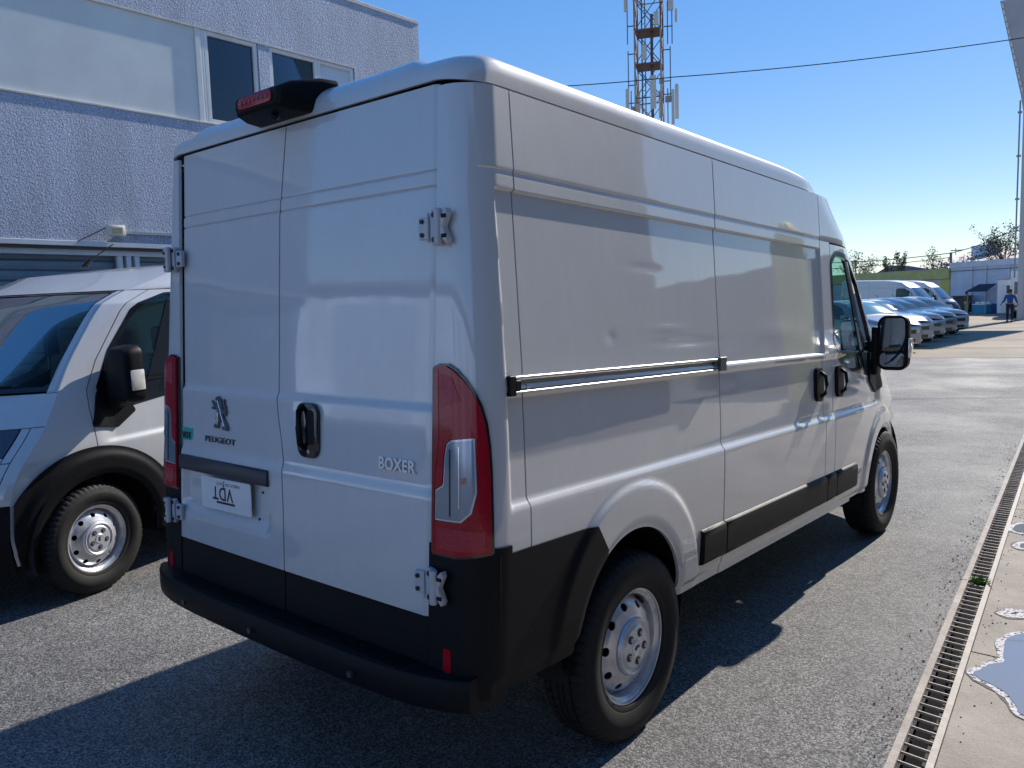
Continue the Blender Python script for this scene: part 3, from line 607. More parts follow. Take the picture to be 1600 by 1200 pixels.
    n = len(prof); fs = [(i*n+j, i*n+(j+1) % n, (i+1)*n+(j+1) % n, (i+1)*n+j) for i in range(len(xs)-1) for j in range(n)]+[tuple(range(n))[::-1], tuple((len(xs)-1)*n+j for j in range(n))]
    mb = MB(); mb.add(vs, fs); stp = mb.out('bumper_step', PLAST, root, True); stp.data.set_sharp_from_angle(angle=R(35))
    for k in range(7):
        mb = MB(); y = -.088+k*.0165; mb.box(-.74, .74, y, y+.006, .5605, .566); mbT(mb).out('step_rib', PLAST, stp)
    for x in (-.55, -.05, .55):
        mb = MB(); mb.tube([(x, -.130, .505), (x, -.120, .505)], .011, 12); mbT(mb).out('parking_sensor', mat('sensor_grey', (.05, .05, .055), .4), stp)
    # ---- roof: across u, along v
    gu = np.linspace(-1, 1, 97)
    def prof_roof(u):
        a = np.abs(u); x = np.interp(a, [0, .5, .70, .78, .87, .90, .93, .95, .965, .98, 1], [0, .52, .70, .765, .860, .909, .925, .9325, .9365, .9382, .9388])
        z = np.interp(a, [0, .5, .66, .72, .80, .87, .90, .93, .95, .965, .98, 1], [2.547, 2.540, 2.524, 2.499, 2.497, 2.494, 2.491, 2.486, 2.477, 2.463, 2.435, 2.4015])
        return np.sign(u)*x, z
    tt = np.concatenate([np.linspace(0, 1, 16), 1+np.linspace(0, 1, 60)[1:], 2+np.linspace(0, 1, 24)[1:]])
    U = np.repeat(gu[None, :], len(tt), 0); V = np.repeat(tt[:, None], len(gu), 1)
    def Froof(u, v):
        x, z = prof_roof(u); ax = np.abs(x); xa = .945-CRAD
        ycor = np.where(ax > xa, CRAD-np.sqrt(np.maximum(CRAD**2-(np.minimum(ax, .9449)-xa)**2, 0)), 0)+rearY(.8, 2.41)
        a = np.clip(v, 0, 1); zb = 2.414-.019*np.clip((ax-.8)/.145, 0, 1); f = np.sin(a*math.pi/2)**.72; g = (1-np.cos(a*math.pi/2))
        zz = zb+(z-zb)*f; dep = .14+.10*ss(.55, .0, ax)*(1) if False else .09+.10*(1-ss(.45, .72, ax)); yy = ycor*np.where(v < 1, 1, 1)+dep*g
        b = np.clip(v-1, 0, 1); c = np.clip(v-2, 0, 1); ye = 2.45
        yy = np.where(v > 1, ycor+dep+(ye-ycor-dep)*b, yy)
        yfr = 3.60-.20*(ax/.945)**2; yy = np.where(v > 2, ye+(yfr-ye)*c, yy)
        cc = c**2; zz = zz-(z-2.396)*.97*cc*np.where(v > 2, 1, 0); x = x*(1-.085*ss(.4, 1, c)*(v > 2))
        rib = .006*np.cos(x*math.pi*2/.26)**8*np.clip(b*12, 0, 1)*(1-ss(.5, .6, ax))*(1-c); zz = zz-rib
        return T(x, yy, zz)
    surf('roof', U, V, Froof, P, root, (), .012, flip=False)
    # ---- front patches
    def front(nm, s, t0, t1, z0, z1, m, off=0, holes=(), parent=root, thick=.014, st=.02):
        A, B = grid(lin(t0, t1, .02), lin(z0, z1, st))
        def F(a, b):
            xc, yc, yf = XC(b), YC(b), YF(b); return T(s*xc*(1-a), yc+(yf-yc)*(1-(1-a)**2.2)+off, b)
        return surf(nm, A, B, F, m, parent, holes, thick, flip=(s < 0))
    for s in (1, -1):
        front('roof_front', s, 0, 1, 2.125, 2.40, P)
        front('windscreen_frame', s, 0, .055, 1.43, 2.12, P, .002)
        front('bonnet', s, 0, 1, 1.24, 1.425, P); HL = mat('headlight_glass', (.06, .065, .08), .08, coat=1, metal=.3)
        front('headlight', s, .10, .34, 1.09, 1.235, HL, .004); front('wing_nose', s, .06, .095, 1.06, 1.235, P); front('wing_nose', s, .10, .34, 1.06, 1.085, P); front('wing_nose', s, 0, .055, .82, 1.235, P); front('grille_panel', s, .345, 1, .82, 1.235, GLOSSB)
        front('front_bumper', s, 0, 1, .42, .815, PLAST if clad else P, .01); front('bumper_upper', s, .06, .34, .82, 1.055, P)
    A, B = grid(lin(-1, 1, .02), lin(1.435, 2.118, .03))
    def Fw(a, b):
        t = 1-np.abs(a); xc, yc, yf = XC(b), YC(b), YF(b); return T(np.sign(a)*xc*np.abs(a), yc+(yf-yc)*(1-(1-t)**2.2)-.004, b)
    surf('windscreen', A*.985, B, Fw, GLASSW, root, (), 0)
    fr = sd_poly([(-.93, 1.485), (.93, 1.485), (.915, 2.075), (-.915, 2.075)], .02)
    surf('windscreen_border', A*.985, B, lambda a, b: tuple(q+(0 if i != 1 else .003) for i, q in enumerate(Fw(a, b))), GLOSSB, root, (fr,), .004)
    mb = MB()
    mb.tube([(.55, 4.72, 1.455), (.30, 4.79, 1.47), (-.25, 4.79, 1.47), (-.42, 4.75, 1.49)], .010, 6); mb.tube([(-.10, 4.81, 1.455), (-.35, 4.79, 1.465), (-.72, 4.64, 1.48)], .010, 6); mbT(mb).out('wiper', PLAST, root)
    # ---- interior
    cloth = mat('seat_cloth', (.11, .12, .13), .9, noise=(40, .3)); trim = mat('cab_trim', (.05, .052, .058), .7)
    for sx in (-.52, .12, .56):
        mb = MB(); mb.box(sx-.22, sx+.22, 3.45, 3.93, .80, .95); mb.add([(sx+a*.22, 3.32+b*.12+(c-.0)*-.10, .93+c*.62) for c in (0, 1) for b in (0, 1) for a in (-1, 1)], [(0, 2, 3, 1), (4, 5, 7, 6), (0, 1, 5, 4), (2, 6, 7, 3), (0, 4, 6, 2), (1, 3, 7, 5)])
        mb.box(sx-.13, sx+.13, 3.24, 3.33, 1.57, 1.76); mbT(mb).out('seat', cloth, root, False, .03, 2)
    mb = MB(); mb.prism([(4.02, 1.20), (4.10, 1.31), (4.42, 1.36), (4.45, .70), (4.12, .70)], 'x', -.74, .74); mbT(mb).out('dashboard', trim, root, False, .02, 2)
    mb = MB(); n = 20; c = Vector((-.50, 3.95, 1.30)); a_ = Vector((1, 0, 0)); b_ = Vector((0, .45, .89))
    mb.tube([c+(a_*math.cos(2*math.pi*k/n)+b_*math.sin(2*math.pi*k/n))*.19 for k in range(n+1)], .015, 6, False); mb.tube([c-a_*.19, c, c+a_*.19], .014, 6); mb.tube([c, c-b_*.19], .014, 6); mbT(mb).out('steering_wheel', PLAST, root, True)
    mb = MB(); mb.box(-.93, .93, 3.12, 3.14, .55, 2.28); mbT(mb).out('bulkhead', mat('bulkhead_reflection_teal', (.24, .33, .31), .7), root)  # teal put into the bulkhead colour imitates reflections in the cab windows
    mb = MB(); mb.box(-.95, .95, .12, 3.1, .50, .53); mb.box(-.55, .55, .1, 5.0, .40, .50); mb.box(-.66, .66, 3.1, 4.95, .50, .56); mbT(mb).out('underbody', DARK, root)
    for (cy, rr) in ((RA[0], .44), (FA[0], .47)):
        for s in (1, -1):
            mb = MB(); n = 20; vs = []; fs = []
            for k in range(n+1):
                a = math.pi*(k/n)*1.16-.25; vs += [(s*(.62), cy+rr*math.cos(a), RA[1]+rr*math.sin(a)), (s*(.985), cy+rr*math.cos(a), RA[1]+rr*math.sin(a))]
            fs = [(2*k, 2*k+1, 2*k+3, 2*k+2) for k in range(n)]; vs.append((s*.62, cy, RA[1]-.1)); fs += [(2*k, 2*k+2, len(vs)-1) for k in range(n)]
            mb.add(vs, fs); mbT(mb).out('wheel_arch_liner', DARK, root)
    mb = MB(); mb.tube([(-.75, RWY, .33), (.75, RWY, .33)], .05, 8); mb.tube([(-.75, FWY, .33), (.75, FWY, .33)], .04, 8); mb.box(-.16, .16, RWY-.10, RWY+.10, .24, .42); mb.tube([(.50, .25, .42), (.50, 1.8, .38)], .045, 8); mb.out('axles', DARK, root)
    for (wy) in (RWY, FWY):
        for s in (1, -1):
            w_ = wheel(root, (s*HUBX, wy, HUBZ), s, RWY != wy and style.get('steer', 0))
            if low: w_.scale = (.93, .93, .93)
    if low:
        mb = MB(); mb.tube([(0, 3.52, 2.50), (0, 3.46, 2.62)], [.030, .014], 8); mb.tube([(0, 3.47, 2.60), (0, 3.25, 2.86)], .006, 6); mbT(mb).out('aerial', PLAST, root)
    return root

WHEELMESH = {}
def wheel(root, loc, s, steer=0, Rt=.375, kit=None):
    key = 'w'
    if key not in WHEELMESH:
        # everything is turned round the local x axis, outer side towards +x
        def lathe(prof, n=144, tread=False):
            A, B = np.meshgrid(np.linspace(0, 2*math.pi, n+1), np.arange(len(prof)), indexing='xy'); pr = np.array(prof)
            r = pr[B.astype(int), 0]; x = pr[B.astype(int), 1]
            return A, B, r, x
        def emb(name, prof, m, n=144, tread=False):
            A, B, r, x = lathe(prof, n)
            if tread:
                k = np.arange(n+1); blk = ((k % 4) == 0)[None, :] & (r > .352); r = np.where(blk & (np.abs(x) > .05), r-.007, r)
                blk2 = ((k % 4) == 2)[None, :] & (r > .372) & (np.abs(x) < .05); r = np.where(blk2, r-.003, r)
            vs = np.stack([x, r*np.cos(A), r*np.sin(A)], -1)[:, :-1].reshape(-1, 3); h = len(prof); fs = []
            for i in range(h-1):
                for j in range(n): fs.append((i*n+j, (i+1)*n+j, (i+1)*n+(j+1) % n, i*n+(j+1) % n))
            me = bpy.data.meshes.new(name); me.from_pydata(vs.tolist(), [], fs); me.materials.append(m); me.polygons.foreach_set('use_smooth', [True]*len(fs)); me.set_sharp_from_angle(angle=R(32)); me.update(); return me
        half = [(.226, .080), (.232, .092), (.245, .098), (.252, .0975), (.256, .1005), (.285, .109), (.300, .1105), (.318, .109), (.322, .1065), (.345, .102), (.356, .097), (.366, .088), (.371, .078)]
        tp = half+[(.3735, .066), (.3745, .052), (.366, .050), (.366, .042), (.3755, .040), (.3755, .018), (.367, .016), (.367, .008), (.376, .006), (.376, -.006), (.367, -.008), (.367, -.016), (.3755, -.018), (.3755, -.040), (.366, -.042), (.366, -.050), (.3745, -.052), (.3735, -.066)]+[(r, -x) for r, x in half[::-1]]
        WHEELMESH['tyre'] = emb('tyre', tp, RUBBER, 240, True)
        WHEELMESH['rim'] = emb('rim', [(.200, -.08), (.198, .0), (.200, .040), (.204, .062), (.214, .068), (.219, .0735), (.228, .0755), (.232, .081), (.229, .0845), (.224, .083), (.2245, .074), (.218, .062), (.208, .055), (.205, .035), (.200, .022), (.192, .018), (.186, .024)], STEEL, 96)
        # disc with ten holes
        A, B = np.meshgrid(np.linspace(0, 2*math.pi, 361), np.linspace(.098, .1955, 26), indexing='xy')
        def hole(a, b):
            k = np.round(a/(2*math.pi/10)-.5)+.5; aa = k*2*math.pi/10; u = (b*np.cos(a-aa)-.163); v = b*np.sin(a-aa); return np.hypot(u*1.15, v*.9)-.0165
        def Fd(a, b):
            x = np.interp(b, [.09, .118, .128, .16, .180, .189, .196], [.082, .082, .078, .066, .050, .034, .026]); return x, b*np.cos(a), b*np.sin(a)
        t = surf('wheel_disc', A, B, Fd, STEEL, None, (hole,), .006, flip=True); WHEELMESH['disc'] = t.data; bpy.data.objects.remove(t)
        WHEELMESH['back'] = emb('brake_drum', [(.001, .0), (.150, .0), (.19, -.01), (.199, -.03)], DARK, 48)
        cap = [(r, x+.032) for r, x in [(.112, .046), (.116, .055), (.112, .064), (.104, .068), (.098, .064), (.092, .061), (.085, .064), (.080, .068), (.034, .070), (.030, .073), (.022, .072), (.001, .073)]]
        WHEELMESH['cap'] = emb('hub_cap', cap, mat('hub_silver', (.58, .59, .62), .38, metal=.6, noise=(60, .15)), 72)
        mb = MB(); 
        for k in range(5):
            a = 2*math.pi*k/5+.3; cy, cz = .058*math.cos(a), .058*math.sin(a); mb.tube([(.0985, cy, cz), (.1035, cy, cz)], [.0165, .0165], 14)
        t = mb.out('bolt_recess', mat('recess_dark', (.03, .03, .033), .6), None); WHEELMESH['rec'] = t.data; bpy.data.objects.remove(t)
        mb = MB()
        for k in range(5):
            a = 2*math.pi*k/5+.3; cy, cz = .058*math.cos(a), .058*math.sin(a); mb.tube([(.1025, cy, cz), (.1075, cy, cz)], .0085, 6)
        t = mb.out('wheel_bolt', mat('bolt_steel', (.35, .35, .36), .35, metal=.9), None); WHEELMESH['bolt'] = t.data; bpy.data.objects.remove(t)
        mb = MB(); mb.prism([(-.010, -.014), (.006, -.014), (.010, .0), (.004, .016), (-.006, .012), (-.002, .0)], 'x', .104, .107); t = mb.out('cap_emblem', mat('recess_dark', (.03, .03, .033), .6), None); WHEELMESH['emb'] = t.data; bpy.data.objects.remove(t)
        WHEELMESH[key] = True
    W = WHEELMESH
    w_ = bpy.data.objects.new('wheel', W['tyre']); COL.objects.link(w_); w_.parent = root; w_.location = loc
    w_.rotation_euler = (random.uniform(0, 6.28), 0, (math.pi if s < 0 else 0)+steer)
    for nm, k in (('rim', 'rim'), ('wheel_disc', 'disc'), ('brake_drum', 'back'), ('hub_cap', 'cap'), ('bolt_recess', 'rec'), ('wheel_bolts', 'bolt'), ('cap_emblem', 'emb')):
        link(nm, W[k], None, w_)
    return w_

van = build_van('cargo_van', 'tall white cargo van parked in the foreground, seen from its closed rear doors', None, dict(rear=True))
van2 = build_van('cargo_van', 'low-roofed white van with black wheel arch trim, parked by the stucco building', None, dict(rear=False, low=True, clad=True, steer=R(2)))
van2.location = (-4.677, 4.34, -.026); van2.rotation_euler = (0, 0, R(195))
CARGO2 = van2
# ------------------------------------------------------------ ground
def xl(y): return 1.935-.077*y          # left edge of the drain channel
DW = .150; D0, D1 = -6.0, 15.0
g = MB()
def q(*p): g.add([(a, b, 0) for a, b in p], [tuple(range(len(p)))])
q((-90, -40), (90, -40), (90, D0), (xl(D0)+DW, D0), (xl(D0), D0), (-90, D0)); q((-90, D0), (xl(D0), D0), (xl(D1), D1), (-90, D1)); q((9, D0), (90, D0), (90, D1), (9, D1)); q((-90, D1), (xl(D1), D1), (xl(D1)+DW, D1), (9, D1), (90, D1), (90, 400), (-90, 400))
me = bpy.data.meshes.new('ground'); me.from_pydata(g.v, [], g.f); setup(link('ground', me, ASPH), kind='structure')
me = bpy.data.meshes.new('far_ground'); me.from_pydata([(-2500, -2500, -.7), (2500, -2500, -.7), (2500, 2500, -.7), (-2500, 2500, -.7)], [], [(0, 1, 2, 3)]); setup(link('far_ground', me, mat('far_earth', (.16, .15, .12), .95)), kind='structure')
# worn tan concrete yard in the distance, with joints
CONC2 = concrete_mat('yard_concrete', (.30, .245, .175), .30, .25, 30)
yard = pmesh('yard', [(-60, 8, .004), (-14, 16.5, .004), (-3.4, 21.3, .004), (.8, 22.6, .004), (30, 30, .004), (60, 120, .004), (-60, 120, .004)], [tuple(range(7))], CONC2); setup(yard, kind='structure')
mb = MB()
for k, yy in enumerate((25.0, 29.5, 34.8, 40.0, 46.0, 54.0)):
    mb.add([(-40, yy-8, .008), (20, yy+6, .008), (20, yy+6.09+.01*k, .008), (-40, yy-7.91+.01*k, .008)], [(0, 1, 2, 3)])
setup(mb.out('yard_joints', mat('joint_dark', (.05, .045, .04), .95)), kind='structure')
# concrete slab right of the drain, with a joint and crumbly edge
sl_ = MB(); ys = [D0, -3.0, 2.55, 5.6, 9.4, D1]
for a, b in zip(ys[:-1], ys[1:]):
    sl_.add([(xl(a)+DW+.004, a+.006, .002), (9, a+.006, .002), (9, b-.006, .002), (xl(b)+DW+.004, b-.006, .002)], [(0, 1, 2, 3)])
setup(sl_.out('pavement', CONC), kind='structure')
pmesh('pavement_bed', [(xl(D0)+DW, D0, -.012), (9, D0, -.012), (9, D1, -.012), (xl(D1)+DW, D1, -.012)], [(0, 1, 2, 3)], mat('joint_dark', (.05, .045, .04), .95)); setup(bpy.data.objects['pavement_bed'], kind='structure')

# ------------------------------------------------------------ drain
drain = empty('drain_channel', (1.7, 3, 0), label='long slotted steel drain channel set between the asphalt and the concrete slab', cat='drain')
def rel(mb, root): mb.v = [tuple(Vector(v)-root.location) for v in mb.v]; return mb
IRON = mat('drain_iron', (.46, .41, .35), .75, noise=(14, .35, 8), bump=(120, .6, .003)); CURB = concrete_mat('drain_curb', (.50, .44, .38), .3, 6, 160)
n = 60; yy = np.linspace(D0, D1, n+1)
def strip(xa, xb, za, zb, wob=0):
    vs = []; fs = []
    for y in yy:
        j = random.uniform(-wob, wob); vs += [(xl(y)+xa+j, y, za), (xl(y)+xb, y, za), (xl(y)+xb, y, zb), (xl(y)+xa+j, y, zb)]
    for i in range(n): fs += [(4*i+k, 4*i+(k+1) % 4, 4*i+4+(k+1) % 4, 4*i+4+k) for k in range(4)]
    m = MB(); m.add(vs, fs); return m
rel(strip(0, .030, -.05, .010, .002), drain).out('frame_edge', CURB, drain); rel(strip(DW-.026, DW, -.05, .007, .001), drain).out('frame_edge', IRON, drain)
rel(strip(-.01, .0, -.46, -.05), drain).out('channel_side', DARK, drain); rel(strip(DW, DW+.01, -.46, -.05), drain).out('channel_side', DARK, drain)
rel(strip(.03-.04, DW+.014, -.46, -.44), drain).out('channel_floor', mat('channel_shade_dirt', (.012, .010, .009), .95, noise=(30, .4)), drain)  # dirt blackened, so the shade below the bars is put into its colour
bm_ = MB(); bm_.box(0, DW-.056, -.003, .003, -.007, .004); bar = bm_.out('grate_bar', mat('bar_iron', (.40, .35, .30), .6, metal=.3, noise=(20, .35)), drain, False, .001, 1)
yb = D0+.05; first = True; nb = 0
yb = .35
while yb < 14.5 and nb < 252:
    o = bar if first else bar.copy()
    if not first: COL.objects.link(o)
    o.parent = drain; o.location = (xl(yb)+.030-1.7, yb-3, random.uniform(-.004, .0)); o.rotation_euler = (random.uniform(-.1, .1), 0, -.077+random.uniform(-.02, .02)+(.35 if abs(yb-1.42) < .02 else 0)); first = False
    yb += .073; nb += 1
# leaf litter in the channel
mb = MB()
for k in range(240):
    y = random.uniform(.4, 9); x = xl(y)+random.uniform(.035, .155); z = random.uniform(-.10, -.01) if random.random() < .22 else random.uniform(-.43, -.25); a = random.uniform(0, 6.28); r = random.uniform(.004, .016)
    mb.add([(x+r*math.cos(a+t), y+r*math.sin(a+t)*.6, z+random.uniform(-.004, .006)) for t in (0, 1.6, 3.1, 4.7)], [(0, 1, 2, 3)])
setup(rel(mb, drain).out('leaf_litter', mat('dry_leaf', (.20, .13, .07), .9, noise=(50, .5)), drain), kind='stuff')
# weed
weed = empty('weed', (xl(3.62)+.085, 3.62, 0), label='small green weed growing out of the drain grate', cat='plant')
mb = MB(); st = MB()
for k in range(46):
    a = random.uniform(0, 6.28); L_ = random.uniform(.03, .085); t = random.uniform(.1, .9); bx, by = random.uniform(-.05, .05), random.uniform(-.02, .02)
    tip = Vector((bx+math.cos(a)*L_, by+math.sin(a)*L_*.7, random.uniform(.005, .045))); base = Vector((bx*.5, by, -.03)); side_ = Vector((-math.sin(a), math.cos(a), 0))*random.uniform(.004, .009); mid = base.lerp(tip, .6)+Vector((0, 0, .012))
    mb.add([base, mid+side_, tip, mid-side_], [(0, 1, 2, 3)])
mb.out('leaves', mat('weed_green', (.10, .20, .03), .7), weed)
for k in range(6): st.tube([(0, 0, -.10), (random.uniform(-.03, .03), random.uniform(-.02, .02), .01)], .0018, 4)
st.out('stem', mat('weed_stem', (.12, .16, .04), .8), weed)
# puddles
WATER = mat('puddle_water', (.26, .255, .25), .04, spec=.9, coat=1.0, coat_rough=.01); SALT = concrete_mat('salt_rim', (.72, .69, .70), .12, 9, 150)
_n = SALT.node_tree; _b = _n.nodes['Principled BSDF']; _t = _n.nodes.new('ShaderNodeTexNoise'); _t.inputs['Scale'].default_value = 70; _t.inputs['Detail'].default_value = 6; _g = _n.nodes.new('ShaderNodeNewGeometry'); _n.links.new(_g.outputs['Position'], _t.inputs['Vector'])
_m = _n.nodes.new('ShaderNodeMapRange'); _m.inputs['From Min'].default_value = .36; _m.inputs['From Max'].default_value = .50; _n.links.new(_t.outputs['Fac'], _m.inputs[0]); _n.links.new(_m.outputs[0], _b.inputs['Alpha'])
DAMP = concrete_mat('damp_concrete', (.17, .15, .13), .25, 5, 120)
def blob(pts, grow, wob, seed, z):
    rnd = random.Random(seed); P = [Vector(p) for p in pts]
    for _ in range(2):
        Q = []
        for i in range(len(P)):
            a, b = P[i], P[(i+1) % len(P)]; Q += [a.lerp(b, .25), a.lerp(b, .75)]
        P = Q
    out = []; n = len(P); area = sum(P[i].x*P[(i+1) % n].y-P[(i+1) % n].x*P[i].y for i in range(n)); sg = 1 if area > 0 else -1; w_ = 0
    for i in range(n):
        d = (P[(i+1) % n]-P[i-1]).normalized(); nrm = Vector((d.y, -d.x))*sg; w_ = w_*.6+rnd.uniform(-wob, wob); out.append((P[i].x+nrm.x*(grow+w_), P[i].y+nrm.y*(grow+w_), z))
    return out
puds = [([(1.93, 2.30), (1.96, 2.36), (1.98, 2.45), (2.035, 2.50), (2.01, 2.62), (1.99, 2.75), (2.02, 2.88), (2.10, 2.98), (2.32, 2.92), (2.45, 2.4), (2.35, 2.0), (2.16, 1.98), (2.13, 2.10), (2.07, 2.19), (1.98, 2.24)], 'wide shallow puddle with a white salty rim, nearest on the concrete slab'),
        ([(1.905, 3.15), (1.945, 3.25), (2.02, 3.27), (2.05, 3.18), (1.97, 3.11)], 'small oval puddle dried to a white crust, just beyond the wide puddle'),
        ([(1.69, 4.90), (1.70, 5.12), (1.80, 5.22), (1.93, 5.05), (1.85, 4.85)], 'rounded puddle farthest away on the slab beside the drain'),
        ([(1.79, 4.50), (1.80, 4.63), (1.88, 4.68), (1.94, 4.55), (1.86, 4.45)], 'tiny puddle between the oval and the farthest puddle')]
for i, (pts, lb) in enumerate(puds):
    p = empty('puddle', (pts[0][0], pts[0][1], 0), label=lb, cat='puddle', group='puddles on the concrete slab')
    o = blob(pts, .026, .006, i+30, .0040); pmesh('damp_edge', [tuple(Vector(v)-p.location) for v in o], [tuple(range(len(o)))], DAMP, p)
    o = blob(pts, .020 if i == 0 else .010, .008, i, .0058); pmesh('salt_rim', [tuple(Vector(v)-p.location) for v in o], [tuple(range(len(o)))], SALT, p)
    o = blob(pts, (-.004, -.05, -.03, -.03)[i], .004 if i == 0 else .008, i+9, .0075); pmesh('water', [tuple(Vector(v)-p.location) for v in o], [tuple(range(len(o)))], WATER, p)

# ------------------------------------------------------------ stucco building on the left
bl = empty('stucco_building', (-7, 0, 0), label='two-storey pale stucco building with a white panel band behind the low van', cat='building')
def B(name, m, *boxes, bevel=0, par=None):
    mb = MB()
    for b in boxes: mb.box(*b)
    return rel(mb, bl).out(name, m, par or bl, False, bevel, 1)
WFR = mat('white_frame', (.72, .72, .72), .4, noise=(3, .08, 4)); PAN = mat('white_panel', (.66, .68, .66), .55, noise=(1.2, .10, 8)); STONE = mat('coping', (.62, .60, .56), .7, noise=(4, .15))
Y0, Y1 = -5.0, 7.61
B('wall', STUCCO, (-19, -7, Y0, Y1, 2.615, 4.15)); B('wall', STUCCO, (-19, -7, Y0, Y1, 5.345, 6.27)); B('wall', STUCCO, (-19, -7, 6.26, Y1, 4.15, 5.345))
B('pier', STUCCO, (-7.4, -7.002, 4.635, 4.80, 4.16, 5.34))
B('wall', STUCCO, (-19, -7.4, Y0, Y1, 0, 2.615)); B('inner_wall', mat('interior_grey', (.30, .30, .32), .8), (-19, -9.2, Y0, 6.26, 4.15, 5.345))
B('pillar', STUCCO, (-7.4, -7, 7.3, Y1, 0, 2.615)); B('coping', STONE, (-19.05, -6.99, Y0-.05, Y1+.01, 6.272, 6.33), bevel=.006)
B('sill', STONE, (-7.08, -6.988, Y0, 6.26, 4.152, 4.178), bevel=.004); B('head_trim', STONE, (-7.08, -6.994, Y0, 6.26, 5.322, 5.343))
B('panel', PAN, (-7.2, -7.024, Y0, 3.74, 4.18, 5.32)); B('panel_reveal', PAN, (-7.2, -7.004, 3.742, 3.80, 4.18, 5.32))
def window(y0, y1, z0, z1, glass=GLASSD, depth=.03, t=.05):
    f = B('window', WFR, (-7.09, -7+.004-depth*0-.02, y0, y0+t, z0, z1), (-7.09, -7.016, y1-t, y1, z0, z1), (-7.09, -7.0165, y0+t, y1-t, z1-t, z1), (-7.09, -7.0165, y0+t, y1-t, z0, z0+t), bevel=.004)
    B('pane', glass, (-7.062, -7.056, y0+t, y1-t, z0+t, z1-t), par=f); return f
window(3.80, 3.86, 4.18, 5.32, WFR, t=.028); window(3.864, 4.625, 4.18, 5.32); window(4.81, 5.60, 4.18, 5.32); window(5.602, 6.25, 4.18, 5.32, mat('blind_white', (.62, .68, .74), .5))
cv = MB(); cv.box(-8.9, -7.6, 3.9, 4.35, 4.95, 5.02); cv.box(-8.9, -8.1, 4.0, 4.12, 4.2, 5.0); cv.box(-8.8, -7.9, 5.0, 5.6, 4.98, 5.05); rel(cv, bl).out('ceiling_fixture', mat('fixture_white', (.6, .6, .62), .6), bl)
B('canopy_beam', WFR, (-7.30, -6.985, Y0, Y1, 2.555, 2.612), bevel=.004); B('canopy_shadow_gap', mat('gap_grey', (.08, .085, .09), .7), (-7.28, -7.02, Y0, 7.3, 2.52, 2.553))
sh = B('shop_window', WFR, (-7.15, -7.06, Y0, 7.3, 2.46, 2.52))
for y in (-2.0, .2, 2.60, 2.70, 2.80, 5.0, 7.24): B('mullion', WFR, (-7.16, -7.05, y, y+.055, .0, 2.458), bevel=.004, par=sh)
B('transom', WFR, (-7.15, -7.06, Y0, 7.3, .10, .16), par=sh)
for (a, b) in ((-4.9, -2.0), (-1.945, .2), (.255, 2.60), (2.855, 5.0), (5.055, 7.24)): B('pane', GLASSL, (-7.112, -7.106, a, b, .16, 2.52), par=sh)
sv = MB(); sv.prism([(0, 0), (.028, .012), (.034, .05), (.028, .10), (0, .112)], 'y', Y0, 7.25)
sv.v = [(v[0], v[1], v[2]) for v in sv.v]; sv = MB().add([(x, y, z) for (x, y, z) in sv.v], sv.f)
s0 = None
for k in range(20):
    if s0 is None:
        s0 = sv.out('shutter_slat', mat('slat_grey', (.72, .76, .80), .45, metal=.2, noise=(2, .1)), bl); o = s0
    else: o = s0.copy(); COL.objects.link(o); o.parent = bl
    o.location = (-.235, 0, .22+k*.115)
# flood light and conduit
fl = empty('flood_light', (-6.93, 2.545, 2.74), label='small white flood light fixed to the stucco wall above the shop windows', cat='lamp')
mb = MB(); mb.box(-.045, .045, -.098, .098, -.062, .062); hb = mb.out('housing', mat('lamp_cream', (.70, .68, .58), .5), fl, False, .012, 2)
mb = MB(); mb.box(.044, .049, -.062, .062, -.034, .036); mb.out('lens', mat('lamp_lens', (.42, .36, .22), .3, coat=1), hb, False, .002, 1)
mb = MB(); mb.tube([(-.03, -.10, .03), (-.04, -.42, -.14)], .006, 6); mb.out('bracket', PLAST, fl)
cb_ = MB(); cb_.box(-6.998, -6.975, 2.66, 7.3, 2.715, 2.745); cb_.box(-6.998, -6.975, 4.2, 4.25, 2.62, 2.80); setup(cb_.out('cable_conduit', mat('conduit_grey', (.40, .42, .46), .5)), 'grey conduit running along the stucco wall to the flood light', 'conduit')

# ------------------------------------------------------------ radio tower
tw = empty('radio_tower', (-23.75, 43.8, 0), R(24), 'tall red and white lattice radio tower with panel antennas rising behind the van roof', 'tower')
RUST = mat('tower_red', (.19, .095, .075), .6, noise=(3, .3)); TWH = mat('tower_white', (.36, .31, .29), .6, noise=(3, .15)); ANT = mat('antenna_cream', (.62, .59, .52), .5, noise=(5, .1)); TDK = mat('tower_dark', (.10, .09, .10), .6)
hw = .80; corners = [(-hw, -hw), (hw, -hw), (hw, hw), (-hw, hw)]; bay = 2.05; nbay = 15
for i, (x, y) in enumerate(corners):
    for k in range(5): MB().tube([(x, y, k*6.15), (x, y, (k+1)*6.15)], .055, 6).out('leg', RUST if k % 2 else TWH, tw)
for k in range(nbay):
    z0 = k*bay; m = RUST if (k//1) % 3 == 2 or k == 8 else (TDK if k % 2 else TWH)
    for i in range(4):
        a, b = corners[i], corners[(i+1) % 4]
        if z0 > 8:
            MB().tube([(*a, z0), (*b, z0+bay)], .028, 4).out('brace', m, tw); MB().tube([(*b, z0), (*a, z0+bay)], .028, 4).out('brace', m, tw); MB().tube([(*a, z0), (*b, z0)], .04, 4).out('crossbar', RUST if k % 2 else m, tw)
        else: MB().tube([(*a, z0), (*b, z0+bay)], .03, 4).out('brace', m, tw)
for z in (16.4, 18.45): MB().box(-hw, hw, -hw, hw, z, z+.06).out('platform', mat('platform_rust', (.10, .06, .055), .7), tw)
for z in (9.5, 14.5): MB().tube([(.2, -.2, z), (.2, -.2, z+5)], .10, 6).out('feeder_cable', TDK, tw)
